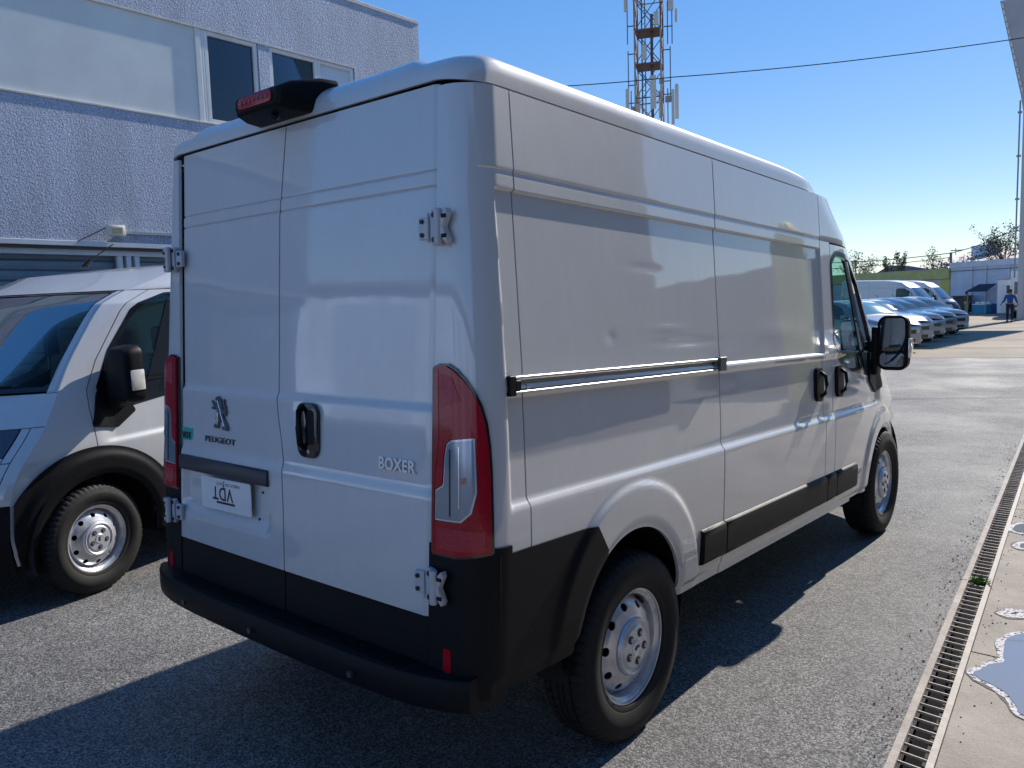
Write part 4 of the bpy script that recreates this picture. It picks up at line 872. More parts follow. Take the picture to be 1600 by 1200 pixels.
MB().tube([(-.35, -.75, 0), (-.35, -.75, 30)], .05, 6).out('ladder_rail', TDK, tw); MB().tube([(-.15, -.75, 0), (-.15, -.75, 30)], .035, 6).out('ladder_rail', TDK, tw)
rz = MB()
for k in range(60): rz.tube([(-.35, -.75, 6+k*.4), (-.15, -.75, 6+k*.4)], .02, 4)
setup(rz.out('ladder_rungs', TDK, tw), kind='stuff')
def fromview(px, dz0, dz1, dep_, w_, t_, nm, m):   # antenna at lateral offset (metres right of the tower axis as seen), heights
    c, s_ = math.cos(-R(24)), math.sin(-R(24)); ax = Vector((.864, .504, 0)); fx = Vector((-.504, .864, 0))
    p = ax*px-fx*dep_; p = Vector((p.x*c-p.y*s_, p.x*s_+p.y*c, 0)); u = Vector((ax.x*c-ax.y*s_, ax.x*s_+ax.y*c, 0)); v = Vector((fx.x*c-fx.y*s_, fx.x*s_+fx.y*c, 0)); mb = MB()
    mb.box(-w_/2, w_/2, -t_/2, t_/2, dz0, dz1, T=lambda q_: tuple(p+u*q_[0]+v*q_[1]+Vector((0, 0, q_[2])))); return mb.out(nm, m, tw, False, min(w_, t_)*.15, 1)
for (px, z0, z1, d, w_, t_) in ((-1.38, 13.2, 15.1, .2, .22, .2), (.22, 13.55, 15.55, 1.2, .36, .15), (1.68, 13.1, 15.2, .1, .22, .25), (1.42, 12.6, 14.7, .9, .18, .2), (-.75, 13.0, 15.1, -.5, .3, .2), (-1.42, 19.8, 22.0, .2, .2, .2), (1.35, 19.6, 22.4, .3, .34, .2), (1.68, 18.95, 19.75, .1, .14, .16), (0.0, 20.6, 22.6, 1.1, .4, .2), (.7, 13.3, 15.0, -.4, .25, .2), (-.9, 20.2, 22.2, .9, .25, .2), (.75, 20.0, 22.0, .9, .25, .2), (-.3, 16.6, 17.5, .9, .3, .2), (.45, 18.6, 19.4, .9, .3, .2)):
    fromview(px, z0, z1, d, w_, t_, 'panel_antenna', ANT)
for (px, z0, z1, d) in ((-1.30, 14.6, 17.4, .2), (1.30, 14.3, 17.5, .2), (-1.32, 17.8, 20.6, .2), (1.42, 17.6, 20.5, .3), (1.15, 17.6, 20.2, .3), (1.12, 12.3, 14.9, .4), (-1.15, 12.5, 15.0, .1)): fromview(px, z0, z1, d, .06, .06, 'antenna_pole', TDK)
for (px, z, s_) in ((-1.05, 17.2, 1), (-1.05, 15.3, 1), (-1.05, 14.2, 1), (1.05, 17.3, 1), (1.05, 15.4, 1), (1.1, 14.6, 1), (-1.05, 18.9, 1), (1.2, 18.7, 1)): fromview(px, z, z+.06, .1, .55, .06, 'antenna_arm', TDK)
for (px, z, s_) in ((.75, 15.15, .22), (-1.0, 13.6, .2), (1.15, 14.0, .28)): fromview(px, z, z+s_*1.3, .7, s_*1.4, .3, 'radio_unit', mat('unit_grey', (.28, .28, .30), .5))

# ------------------------------------------------------------ cables
def cable(pts, r, label, sag=.4):
    P = [Vector(p) for p in pts]; out = []
    for a, b in zip(P[:-1], P[1:]):
        for k in range(16): t = k/16; p = a.lerp(b, t); p.z -= sag*4*t*(1-t); out.append(p)
    out.append(P[-1]); mb = MB(); mb.tube(out, r, 5); setup(mb.out('overhead_cable', mat('cable_black', (.02, .02, .022), .6)), label, 'cable', None)
cable([(-24, 5.5, 7.6), (-11, 16.56, 7.72), (-8.48, 18.7, 7.88), (-5.11, 21.59, 8.14), (-1.39, 24.8, 8.62), (6, 31, 9.8)], .014, 'thin black cable crossing the blue sky in front of the lattice tower', .02)

# ------------------------------------------------------------ passenger cars
def build_car(col, nm):
    p = paint_mat('car_paint_'+nm, col, .35); root = empty('parked_car', cat='car')
    SX = [-2.15, -2.12, -2.0, -1.6, -1.25, -.75, 0, .35, .62, 1.22, 1.6, 1.95, 2.12, 2.18]
    ZB = [.80, .88, .93, .95, .95, .94, .92, .91, .90, .89, .86, .82, .76, .70]; ZT = [.86, .95, 1.02, 1.16, 1.33, 1.44, 1.47, 1.455, 1.36, 1.03, .98, .92, .84, .76]
    WW = [.70, .77, .83, .865, .875, .88, .88, .88, .88, .875, .865, .81, .70, .58]; WR = [.62, .68, .66, .60, .58, .59, .60, .59, .60, .74, .74, .68, .58, .48]
    def F(a, b, off=0):
        f = lambda T_: sm(np.array(SX), np.array(T_), a); zb, zt, w_, wr = f(ZB), f(ZT), f(WW), f(WR)
        lo = np.clip((b-.22)/.68, 0, 1); hi = np.clip((b-.9)/.6, 0, 1); top = np.clip((b-1.5)/.5, 0, 1)
        z = .22+(zb-.22)*lo; y = w_*(.93+.07*np.sin(np.clip(lo*1.15, 0, 1)*math.pi/2))*(1-.03*ss(.75, 1, lo))+.012*gs(.62, .05, lo)
        y = np.where(b > .9, w_*.97+(wr-w_*.97)*(hi**1.15), y); z = np.where(b > .9, zb+(zt-.035-zb)*hi, z)
        y = np.where(b > 1.5, wr*(1-top), y); z = np.where(b > 1.5, zt-.035+.05*np.sin(top*math.pi/2), z)
        nx = (y > .01)*1.0; return a, y+off*nx*(b <= 1.5), z+off*ss(.9, 1.5, b)
    for s in (1, -1):
        A, B_ = grid(np.linspace(-2.17, 2.185, 90), np.concatenate([np.linspace(.22, .9, 22), np.linspace(.9, 1.5, 12)[1:], np.linspace(1.5, 2.0, 8)[1:]]))
        def Fs(a, b, s=s): x, y, z = F(a, b); return x, y*s, z
        surf('body_side', A, B_, Fs, p, root, (sd_circ(1.30, .30, .335), sd_circ(-1.28, .30, .335)), .03, flip=(s > 0))
        def Fg(a, b, s=s): x, y, z = F(a, b, .006); return x, y*s, z
        A, B_ = grid(lin(-1.5, 1.1, .03), lin(.93, 1.5, .03)); wn = sd_poly([(-1.35, .98), (-1.05, 1.34), (-.7, 1.40), (.15, 1.40), (.50, 1.33), (1.02, .97)], .02)
        gm = surf('side_window', A, B_, Fg, mat('car_window', (.02, .03, .035), .05, coat=1), root, ((lambda a, b: -wn(a, b)), (lambda a, b: np.abs(a+.28)-.03)), .004, flip=(s > 0))
        A, B_ = grid(lin(.52, 1.18, .03), lin(1.52, 2.0, .05)); surf('windscreen', A, B_, Fg, mat('car_screen_sky_tint', (.10, .30, .33), .06, coat=1, spec=1), root, (), .004, flip=(s > 0))  # cyan in the glass colour stands in for reflected sky
        A, B_ = grid(lin(-1.72, -1.05, .03), lin(1.52, 2.0, .05)); surf('rear_window', A, B_, Fg, mat('car_screen_sky_tint', (.05, .16, .18), .06), root, (), .004, flip=(s > 0))
        hl = sd_poly([(1.66, .78), (1.80, .86), (2.05, .83), (2.16, .74), (2.14, .66), (1.9, .68)], .01); A, B_ = grid(lin(1.6, 2.19, .012), lin(.5, .9, .012)); surf('headlight', A, B_, Fg, mat('car_headlight', (.55, .58, .62), .08, metal=.4, coat=1), root, ((lambda a, b: -hl(a, b)),), .01, flip=(s > 0))
        mb = MB(); mb.box(.78, .92, s*.90-.07, s*.90+.07, .94, 1.06); mb.out('door_mirror', p, root, False, .03, 2)
        mb = MB(); mb.box(2.02, 2.12, s*.62-.10, s*.62+.10, .30, .36); mb.out('bumper_trim', CHROME, root, False, .01, 1)
        mb = MB(); mb.box(-.5, -.36, s*.882-.012, s*.882+.012, .82, .85); mb.out('door_handle', CHROME, root)
    mb = MB(); mb.box(1.98, 2.20, -.62, .62, .24, .74); mb.out('front_bumper', p, root, False, .06, 3); mb = MB(); mb.box(-2.18, -2.0, -.70, .70, .28, .84); mb.out('rear_bumper', p, root, False, .05, 3)
    mb = MB(); mb.box(2.19, 2.207, -.42, .42, .52, .63); mb.out('grille', GLOSSB, root, False, .004, 1); mb = MB(); mb.box(2.19, 2.205, -.38, .38, .29, .38); mb.out('air_intake', GLOSSB, root, False, .004, 1)
    mb = MB(); mb.box(-1.95, 1.95, -.66, .66, .18, .42); mb.out('underbody', DARK, root)
    for x in (1.30, -1.28):
        for s in (1, -1):
            o = wheel(root, (x, s*.77, .305), 1); o.rotation_euler = (0, 0, s*math.pi/2); o.scale = (.82, .81, .81)
    mb = MB(); mb.tube([(-.9, 0, 1.46), (-1.05, 0, 1.60)], .008, 5); mb.out('aerial', PLAST, root)
    return root
CARCOL = [((.24, .26, .29), 'silver'), ((.34, .36, .40), 'pearl'), ((.10, .12, .16), 'blue_grey')]
fronts = [(-3.21, 23.8, 0), (-3.5, 26.6, 1), (-3.72, 29.3, 0), (-3.88, 32.0, 2), (-4.0, 34.8, 1)]
lbs = ['silver parked car nearest the camera in the row, seen beyond the door mirror', 'pearl parked car second from the camera in the row of cars', 'silver parked car in the middle of the row of cars', 'blue grey parked car second from the far end of the row', 'pearl parked car at the far end of the row before the white vans']
protos = {}
for (fx, fy, ci), lb in zip(fronts, lbs):
    if ci not in protos: o = build_car(*CARCOL[ci]); protos[ci] = o; index_kids()
    else: o = copy_tree(protos[ci])
    h = R(31+random.uniform(-1.5, 1.5)); o.location = (fx-2.2*math.cos(h)-.72*math.sin(h), fy+2.2*math.sin(h)-.72*math.cos(h), 0); o.rotation_euler = (0, 0, -h)
    o.scale = (1.04, 1.04, 1.06); setup(o, lb, 'car', 'cars parked in a row')
index_kids()
# large white vans beyond the cars, noses to the right
for (x, y, rz, lb) in ((-7.7, 47.6, -96, 'long white high-roof van parked behind the row of cars'), (-7.7, 52.5, -94, 'white van half hidden, farthest behind the parked cars')):
    o = copy_tree(van); o.name = 'cargo_van'; o['label'] = lb; a = R(rz)
    c, s_ = math.cos(a), math.sin(a); o.location = (x-(-s_*5.3), y-(c*5.3), 0); o.rotation_euler = (0, 0, a)
    o['group'] = 'white vans beyond the parked cars'

# ------------------------------------------------------------ far buildings
def bldg(name, label, cat='building', loc=(0, 0, 0), rz=0): return empty(name, loc, rz, label, cat)
wa = math.atan2(-3.15, 5.36)     # bearing of the far wall
W0 = Vector((-11.5, 68.9, 0))
def wall_box(root, name, m, u0, u1, v0, v1, z0, z1, bevel=0):
    mb = MB(); mb.box(u0, u1, v0, v1, z0, z1); return mb.out(name, m, root, False, bevel, 1)
BLUEW = mat('wall_pale_blue', (.50, .57, .70), .8, noise=(.8, .15, 8)); OLIVE = mat('band_olive', (.44, .44, .17), .7, noise=(1.5, .18, 6)); LAV = mat('wall_lavender', (.50, .50, .60), .8, noise=(.7, .12, 8))
b1 = bldg('workshop_wall', 'long pale blue painted workshop wall at the far end of the yard', 'building', W0, wa)
wall_box(b1, 'wall', BLUEW, 0, 30, 0, 8, 0, 3.55); wall_box(b1, 'parapet', mat('parapet_blue', (.56, .60, .70), .8, noise=(1, .15)), -.1, 30.1, -.08, 8, 3.55, 3.98, .02)
wall_box(b1, 'blue_dado', mat('dado_blue', (.05, .16, .34), .7, noise=(2, .2)), 3.4, 30, -.03, 0, 0, .75)
for u in (1.9, 3.1, 5.0): wall_box(b1, 'downpipe', mat('pipe_white', (.6, .62, .66), .6), u, u+.09, -.12, -.03, .2, 3.6)
wall_box(b1, 'wall_cable', mat('cable_grey', (.12, .13, .16), .7), -.4, 6, -.14, -.10, 3.28, 3.33); wall_box(b1, 'shop_sign', mat('sign_blue', (.10, .18, .42), .6), 6.0, 9, -.10, -.02, 2.55, 3.1)
b2 = bldg('green_banded_shed', 'low shed with an olive green fascia band behind the long white van', 'building', W0+Vector((-.02, .01, 0)), wa)
wall_box(b2, 'wall', LAV, -16, -.02, .02, 9, 0, 2.72); fb = wall_box(b2, 'fascia', OLIVE, -16.1, -.04, -.18, 9, 2.74, 3.52, .02); wall_box(b2, 'green_panel', mat('panel_olive', (.50, .47, .14), .7), -.95, -.06, -.02, .015, 1.15, 2.73)
wall_box(b2, 'vent', DARK, -4.0, -3.3, -.02, .015, 2.35, 2.60)
textmesh('faint_lettering', 'REPUESTOS', .42, lambda x, y, z: (-6.5+x, -.19-z, 2.95+y), mat('letter_faint', (.42, .43, .26), .7), b2, .003, 'LEFT', 1.2)
wall_box(b2, 'roof', mat('roof_sheet', (.42, .42, .44), .6), -16, -.1, -.1, 9, 3.53, 3.58)
b3 = bldg('gabled_shed', 'dark grey gabled shed roof rising behind the green fascia', 'building', (-19.6, 89.5, 0), R(-31))
mb = MB(); mb.prism([(-5.5, 3.6), (-2.6, 4.75), (.0, 4.55), (2.9, 4.05), (2.9, 3.6)], 'y', 0, 12); mb.out('roof', mat('roof_dark', (.13, .14, .16), .6), b3); MB().box(-5.4, 2.8, .2, 11.8, 0, 3.6).out('wall', LAV, b3)
b4 = bldg('long_roofed_hall', 'hall with a long pale beige sloping roof behind the blue wall', 'building', (-18.3, 94.5, .45), wa)
mb = MB(); mb.add([(-1, -.2, 4.25), (16, -.2, 4.10), (16, 9, 5.9), (-1, 9, 5.9), (-1, -.2, 4.15), (16, -.2, 3.95), (16, 9, 5.8), (-1, 9, 5.8)], [(0, 1, 2, 3), (7, 6, 5, 4), (0, 4, 5, 1), (1, 5, 6, 2), (2, 6, 7, 3), (3, 7, 4, 0)]); mb.out('roof', mat('roof_beige', (.60, .52, .46), .7, noise=(1, .15)), b4)
MB().box(-1, 16, 0, 9, 0, 4.1).out('wall', mat('wall_brown', (.22, .15, .12), .8), b4); MB().box(1.6, 3.5, 3.5, 5.5, 5.0, 6.1).out('roof_unit', BLUEW, b4)
# billboard on a mast at the right edge
bb = bldg('billboard', 'tall flared sign structure on a mast cut by the right edge', 'sign', (-4.42, 52.2, 0), 0)
MB().tube([(0, 0, 0), (0, 0, 13)], .30, 12).out('mast', mat('mast_cream', (.52, .50, .48), .6), bb)
mb = MB(); mb.add([(x+dx, y, z) for y in (-.25, .25) for (x, z, dx) in ((-1.55, 17.9, 0), (3.0, 17.6, 0), (3.0, 9.5, 0), (.1, 9.5, 0), (-.42, 12.6, 0))], [(0, 1, 2, 3, 4), (9, 8, 7, 6, 5), (0, 5, 6, 1), (1, 6, 7, 2), (2, 7, 8, 3), (3, 8, 9, 4), (4, 9, 5, 0)]); mb.out('panel', mat('sign_beige', (.46, .43, .42), .7, noise=(1, .1)), bb)
for k in range(14):
    t = k/14; mb = MB(); x0 = -1.42+1.12*t; z0 = 17.7-5.1*t; mb.tube([(x0, -.30, z0), (x0+.05, -.30, z0-.24)], .045, 5); mb.out('edge_lamp', mat('lamp_white', (.75, .75, .75), .5), bb)
MB().tube([(-.44, -.1, 12.3), (-.46, -.1, 2.4)], .045, 6).out('downpipe', mat('pipe_grey', (.30, .31, .34), .5), bb)
for z in (11.6, 9.2, 6.8, 5.2): MB().box(-.54, -.34, -.18, 0, z, z+.10).out('pipe_clip', mat('pipe_grey', (.30, .31, .34), .5), bb)
# utility pole and wires
up_ = empty('utility_pole', (-12.25, 72.5, 0), label='dark wooden utility pole standing above the green fascia corner', cat='pole')
MB().tube([(0, 0, 0), (0, 0, 4.95)], .10, 8).out('post', TDK, up_); MB().box(-.02, .9, -.05, .05, 5.05, 5.13).out('crossarm', TDK, up_); MB().tube([(.35, 0, 4.7), (.35, 0, 5.3)], .03, 6).out('insulator_post', TDK, up_)
cable([(-24.5, 78.5, 4.9), (-12.2, 72.5, 4.9), (-8.6, 74.2, 6.3), (-4, 76, 7.9)], .035, 'black wire from the utility pole rising to the right over the far roof', .15)
cable([(-25, 80, 4.35), (-12.2, 72.6, 4.55)], .03, 'lower black wire reaching the utility pole from the left', .1)

# ------------------------------------------------------------ trees
BARK = mat('bark', (.09, .07, .055), .9)
def tree(loc, h, w_, dens, label, seed, leaf=(.055, .07, .035), lz=.35):
    leaf = tuple(c*2.0 for c in leaf)
    rnd = random.Random(seed); root = empty('tree', loc, label=label, cat='tree'); mb = MB(); tips = []
    mb.tube([(0, 0, 0), (.05*h*.1, 0, h*.5), (0, .02, h*.62)], [.045*h*.5, .03*h*.5, .02*h*.5], 7)
    for k in range(17):
        a = rnd.uniform(0, 6.28); z0 = h*rnd.uniform(.35, .62); e = Vector((math.cos(a)*w_*rnd.uniform(.4, 1), math.sin(a)*w_*rnd.uniform(.4, 1), h*rnd.uniform(.62, 1))); m_ = Vector((e.x*.4, e.y*.4, (z0+e.z)*.5+.1))
        mb.tube([(0, 0, z0), m_, e], [.05, .03, .01], 5); tips += [e, m_.lerp(e, .6)]
        for j in range(5):
            b = m_.lerp(e, rnd.random()); t = b+Vector((rnd.uniform(-.35, .35)*w_, rnd.uniform(-.35, .35)*w_, rnd.uniform(-.05, .22)*h*.6)); mb.tube([b, t], [.015, .006], 4); tips.append(t)
    mb.out('trunk', BARK, root); lf_ = MB()
    for k in range(int(dens*1.8)):
        c = rnd.choice(tips)+Vector((rnd.gauss(0, .08)*w_, rnd.gauss(0, .08)*w_, rnd.gauss(0, .03)*h)); n_ = Vector((rnd.gauss(0, 1), rnd.gauss(0, 1), rnd.gauss(0, 1))).normalized(); u = n_.orthogonal().normalized()*rnd.uniform(.04, .11); v = n_.cross(u)*rnd.uniform(.5, 1)
        lf_.add([c+u, c+v, c-u, c-v], [(0, 1, 2, 3)])
    setup(lf_.out('crown', mat('leaf_%d' % seed, leaf, .8, noise=(2, .4)), root), kind='stuff')
tree((-22.5, 81.5, 0), 5.9, 2.3, 700, 'sparse pale tree beside the van windscreen pillar, leftmost of the far trees', 1, (.10, .11, .07))
tree((-20.6, 86.5, 0), 5.2, .8, 330, 'small dark tree with two tufts beside the gabled shed', 2, (.04, .055, .03)); tree((-19.5, 86, 0), 5.7, .7, 330, 'slim dark tree with a leaning tuft above the gabled shed', 3, (.04, .055, .03))
tree((-17.0, 88.5, 0), 5.9, 1.6, 480, 'half-bare bushy tree just left of the utility pole', 4, (.06, .05, .035))
tree((-11.4, 91.5, 0), 7.9, 2.6, 1500, 'large open-crowned dark tree above the blue wall, right of the roofs', 5, (.035, .04, .028)); tree((-14.6, 92, 0), 5.4, 1.3, 300, 'low leafy tree at the left foot of the large dark tree', 6, (.06, .055, .03))
tree((-28, 80, 0), 5.6, 3.0, 700, 'broad tree hidden mostly behind the tall van nose', 7, (.06, .08, .04))

# ------------------------------------------------------------ stall, bin, truck, people
aw = empty('market_stall', (-8.85, 66.0, 0), wa, 'small stall with a dark sloping awning against the blue wall', 'stall')
mb = MB(); mb.add([(-.85, -.6, 1.72), (.85, -.6, 1.72), (.75, .5, 2.22), (-.65, .5, 2.22), (-.85, -.6, 1.66), (.85, -.6, 1.66), (.75, .5, 2.16), (-.65, .5, 2.16)], [(0, 1, 2, 3), (7, 6, 5, 4), (0, 4, 5, 1), (1, 5, 6, 2), (2, 6, 7, 3), (3, 7, 4, 0)]); mb.out('awning', mat('awning_navy', (.02, .03, .05), .8), aw)
for x in (-.75, .75): MB().tube([(x, -.5, 0), (x, -.5, 1.7)], .025, 6).out('post', TWH, aw)
MB().box(-.45, .75, -.4, .1, .70, .76).out('counter_top', WHITEP, aw); MB().box(-.42, .72, -.38, .08, .02, .70).out('counter_cloth', mat('cloth_blue', (.03, .25, .38), .8), aw)
for i, (x, z) in enumerate(((-.25, .86), (.15, .88), (.5, .84))):
    setup(MB().box(-8.85+x-.14, -8.85+x+.14, 65.75-x*.6, 65.95-x*.6, .765, z+.05).out('carton', WHITEP, None, False, .01, 1), ['left white carton', 'middle white carton', 'right white carton'][i]+' on the blue cloth of the far stall', 'box', 'cartons on the stall')
bn = empty('waste_container', (-10.35, 67.2, 0), wa, 'dark waste container with a lid standing against the far blue wall', 'container')
MB().box(-.52, .52, -.4, .4, .12, 1.30).out('body', mat('bin_dark', (.035, .035, .045), .6), bn, False, .03, 1); MB().box(-.58, .58, -.46, .46, 1.305, 1.40).out('lid', mat('bin_lid', (.05, .05, .06), .5), bn, False, .02, 1)
for x in (-.4, .4): MB().tube([(x, -.44, .1), (x, -.38, .1)], .1, 10).out('wheel', RUBBER, bn)
ct = empty('white_cabin', (-6.85, 63.0, 0), wa, 'white box cabin beside the truck at the end of the yard', 'container')
MB().box(-.7, .6, 0, 2.2, .1, 2.45).out('body', mat('cabin_white', (.70, .72, .74), .5), ct, False, .02, 1); MB().box(-.35, .25, -.02, 0, .15, 2.1).out('door', mat('cabin_door', (.60, .63, .68), .5), ct); MB().box(-.72, .62, -.05, 2.22, 2.452, 2.50).out('roof', TWH, ct)
tk = empty('box_truck', (-4.4, 55.4, 0), R(8), 'white box truck cut by the right edge, facing the camera', 'truck')
MB().box(-1.05, 1.05, 0, 1.7, .75, 2.45).out('cab', WHITEP, tk, False, .10, 3); MB().box(-1.12, 1.12, 1.75, 6.5, .95, 2.9).out('cargo_box', WHITEP, tk, False, .02, 1)
MB().box(-.92, .92, -.022, .0, 1.45, 2.20).out('windscreen', mat('truck_glass', (.02, .04, .06), .05, coat=1), tk, False, .008, 1); MB().box(-.8, .8, -.03, 0, 1.02, 1.26).out('grille', mat('truck_grille', (.25, .26, .28), .5), tk); MB().box(-1.06, 1.06, -.12, .1, .42, .74).out('bumper', mat('truck_bumper', (.10, .10, .12), .5), tk, False, .03, 1)
for x in (-.85, .62): MB().box(x, x+.22, -.135, -.12, .50, .66).out('headlight', CLEARL, tk)
for x in (-1.32, 1.14): MB().box(x, x+.18, -.10, -.02, 1.5, 2.0).out('door_mirror', TDK, tk, False, .02, 1)
for x in (-.85, .85):
    for y in (.75, 4.9): MB().tube([(x-.13, y, .42), (x+.13, y, .42)], .42, 20).out('wheel', RUBBER, tk)
MB().box(-.45, .45, .1, 6.4, .5, .94).out('chassis', DARK, tk)

def person(loc, rz, label, shirt, trousers, seed, h=1.75, arms=((.30, .0, .95), (-.34, .05, .97)), stride=.12):
    root = empty('person', loc, rz, label, 'person'); k = h/1.75
    def skin(nm, pts, edges, rad, m, lvl=2):
        me = bpy.data.meshes.new(nm); me.from_pydata([tuple(Vector(p)*k) for p in pts], edges, []); o = bpy.data.objects.new(nm, me); COL.objects.link(o)
        md = o.modifiers.new('s', 'SKIN'); md.use_smooth_shade = True
        if not me.skin_vertices: me.skin_vertices if False else None
        bm = bmesh.new(); bm.from_mesh(me); ly = bm.verts.layers.skin.verify()
        for v, r in zip(bm.verts, rad): v[ly].radius = (r*k, r*k); 
        bm.verts.ensure_lookup_table(); bm.verts[0][ly].use_root = True; bm.to_mesh(me); bm.free()
        sb = o.modifiers.new('b', 'SUBSURF'); sb.levels = lvl; sb.render_levels = lvl; bpy.context.view_layer.update()
        m2 = bpy.data.meshes.new_from_object(o.evaluated_get(bpy.context.evaluated_depsgraph_get())); bpy.data.objects.remove(o); m2.materials.clear(); return link(nm, m2, m, root, True)
    SK = mat('skin', (.33, .18, .12), .6)
    (ax, ay, az), (bx, by, bz) = arms; s_ = stride
    pts = [(0, 0, .95), (0, 0, 1.15), (0, .01, 1.36), (0, .01, 1.49), (0, .015, 1.60), (0, .02, 1.69), (.19, 0, 1.41), (.25, .0, 1.17), (ax, ay-.04, az), (ax+.01, ay-.06, az-.10), (-.19, 0, 1.41), (-.27, .02, 1.17), (bx, by-.04, bz), (bx-.01, by-.06, bz-.10), (.09, 0, .90), (.10, -s_*.4, .50), (.10, -s_*.2, .09), (.10, -s_*.2-.16, .04), (-.09, 0, .90), (-.10, s_*.3, .50), (-.11, s_, .09), (-.11, s_-.14, .04)]
    ed = [(0, 1), (1, 2), (2, 3), (3, 4), (4, 5), (2, 6), (6, 7), (7, 8), (8, 9), (2, 10), (10, 11), (11, 12), (12, 13), (0, 14), (14, 15), (15, 16), (16, 17), (0, 18), (18, 19), (19, 20), (20, 21)]
    rd = [.135, .12, .145, .05, .082, .075, .058, .042, .030, .030, .058, .042, .030, .030, .095, .062, .042, .030, .095, .062, .042, .030]
    skin('body', pts, ed, rd, SK)
    skin('shirt', pts[:3]+[(0, .01, 1.43)]+[pts[6], pts[7], tuple(np.array(pts[7])*.3+np.array(pts[8])*.7)]+[pts[10], pts[11], tuple(np.array(pts[11])*.3+np.array(pts[12])*.7)], [(0, 1), (1, 2), (2, 3), (2, 4), (4, 5), (5, 6), (2, 7), (7, 8), (8, 9)], [.155, .138, .162, .075, .074, .058, .046, .074, .058, .046], shirt)
    skin('trousers', [(0, 0, .97), pts[14], pts[15], tuple(np.array(pts[16])+np.array([0, 0, .03])), pts[18], pts[19], tuple(np.array(pts[20])+np.array([0, 0, .03]))], [(0, 1), (1, 2), (2, 3), (0, 4), (4, 5), (5, 6)], [.148, .108, .078, .060, .108, .078, .060], trousers)
    skin('hair', [(0, .035, 1.66), (0, .03, 1.72), (0, .075, 1.62)], [(0, 1), (0, 2)], [.078, .066, .05], mat('hair_dark', (.012, .010, .009), .8), 2)
    for q_ in (16, 20): 
        x, y, z = [c*k for c in pts[q_]]; MB().box(x-.05, x+.05, y-.20, y+.06, 0, .085).out('shoe', mat('shoe_dark', (.02, .02, .022), .6), root, False, .02, 2)
    return root
person((-4.50, 48.2, 0), R(190), 'person in a blue shirt and dark trousers walking across the yard with arms held out', mat('shirt_blue', (.02, .08, .26), .8), mat('trousers_navy', (.012, .015, .03), .8), 1, 1.76, ((.40, -.02, .98), (-.36, .04, .96)), .22)
person((-9.85, 66.2, 0), R(150), 'person in an olive shirt and light trousers standing left of the stall', mat('shirt_olive', (.10, .08, .04), .8), mat('trousers_khaki', (.34, .36, .22), .8), 2, 1.68, ((.24, -.10, .98), (-.24, -.08, .98)), .06)

# ------------------------------------------------------------ neighbours to the right of the camera (seen in the reflections on the van)
nb_ = bldg('right_workshop', 'grey workshop across the slab to the right of the camera', 'building', (8.2, 0, 0), R(4.4))
MB().box(0, 12, -12, 12.5, 0, 6.6).out('wall', concrete_mat('workshop_grey', (.16, .155, .145), .2, 1, 20), nb_); MB().box(-.9, 12.2, -12.2, 12.8, 6.605, 6.8).out('roof', TWH, nb_)
for y in (-8, -3, 2, 7): 
    d = MB().box(-.04, 0, y, y+3.2, 0, 3.4).out('roller_door', mat('roller_grey', (.20, .21, .22), .5, noise=(2, .1)), nb_)
wr = bldg('right_hall', 'long low hall closing the yard to the right of the view', 'building', (3.2, 45, 0), R(3))
MB().box(0, 34, 0, 9, 0, 5.8).out('wall', mat('hall_grey', (.13, .13, .13), .8, noise=(.6, .2)), wr); MB().box(-.3, 34.3, -.3, 9.3, 5.802, 5.95).out('roof', TDK, wr)
yp = empty('yellow_totem', (4.36, 11.9, 0), R(10), 'yellow pointed totem post standing right of the drain', 'sign')
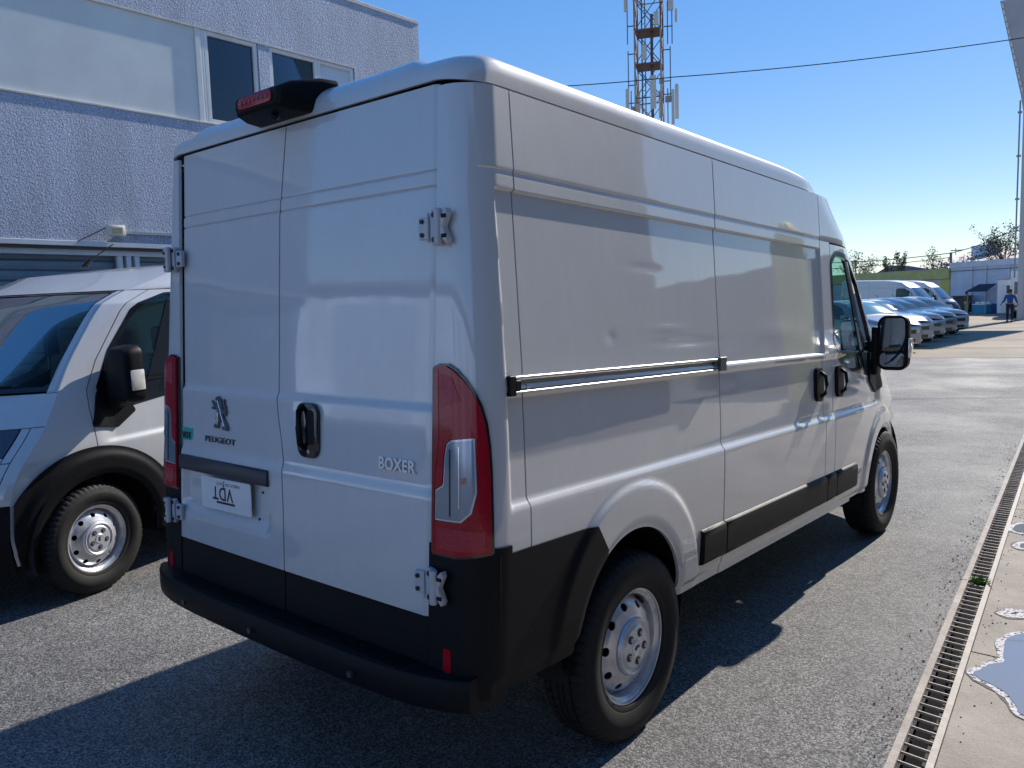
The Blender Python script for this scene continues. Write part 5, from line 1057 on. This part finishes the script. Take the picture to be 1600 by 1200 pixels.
YEL = mat('totem_yellow', (.95, .78, .10), .6); mb = MB(); mb.prism([(-.24, 0), (.24, 0), (.24, 3.1), (.03, 3.5), (-.24, 3.2)], 'y', -.14, .14); mb.out('post', YEL, yp, False, .01, 1); MB().box(-.32, .32, -.25, .25, 0, .14).out('foot', CURB, yp, False, .02, 1)

index_kids()
for i, (x, y, a, lb) in enumerate(((6.2, 16.5, 1, 'silver car parked right of the yellow totem, nearest the drain'), (6.6, 20.0, 0, 'silver car second beyond the yellow totem'), (6.4, 23.4, 1, 'silver car third beyond the yellow totem'))):
    o = copy_tree(protos[0]); o.location = (x, y, 0); o.rotation_euler = (0, 0, R(188)); setup(o, lb, 'car', 'cars parked beyond the yellow totem')

rd = bldg('unseen_depot', 'unseen depot added behind the camera, pale blue to bounce light onto the van', 'building', (-4, -19, 0), R(-6))  # added out of view; its pale blue bounces light onto the rear doors
MB().box(-26, 30, -12, 0, 0, 4.8).out('wall', mat('depot_bounce_blue', (.42, .52, .72), .8, noise=(.5, .25)), rd); MB().box(-26.3, 30.3, -12.2, .5, 4.802, 5.0).out('roof', TDK, rd)
for x in (-18, -10, -2, 6, 14): MB().box(x, x+4.5, .002, .05, .1, 4.2).out('roller_door', mat('depot_bounce_door', (.30, .38, .55), .6, noise=(2, .1)), rd)

# grit and small stones lying along the drain and across the asphalt
mb = MB(); rnd = random.Random(5)
for k in range(560):
    if k < 450: y = rnd.uniform(1.0, 9); x = xl(y)-abs(rnd.gauss(0, .06))-.012
    elif k < 650: y = rnd.uniform(1.2, 8); x = xl(y)+DW+.01+abs(rnd.gauss(0, .05))
    else: x, y = rnd.uniform(-3.5, 1.8), rnd.uniform(-1, 9)
    r = rnd.uniform(.002, .006) if k % 9 else rnd.uniform(.006, .010); a = rnd.uniform(0, 3)
    mb.add([(x+r*math.cos(a), y+r*math.sin(a), .003), (x+r*math.cos(a+2.1), y+r*math.sin(a+2.1), .003), (x+r*math.cos(a+4.2), y+r*math.sin(a+4.2), .003), (x, y, .003+r*.8)], [(0, 1, 3), (1, 2, 3), (2, 0, 3)])
setup(mb.out('grit', mat('grit_stone', (.17, .16, .15), .9, noise=(30, .5))), 'loose grit and small stones strewn along the drain edges', 'grit', None, 'stuff')
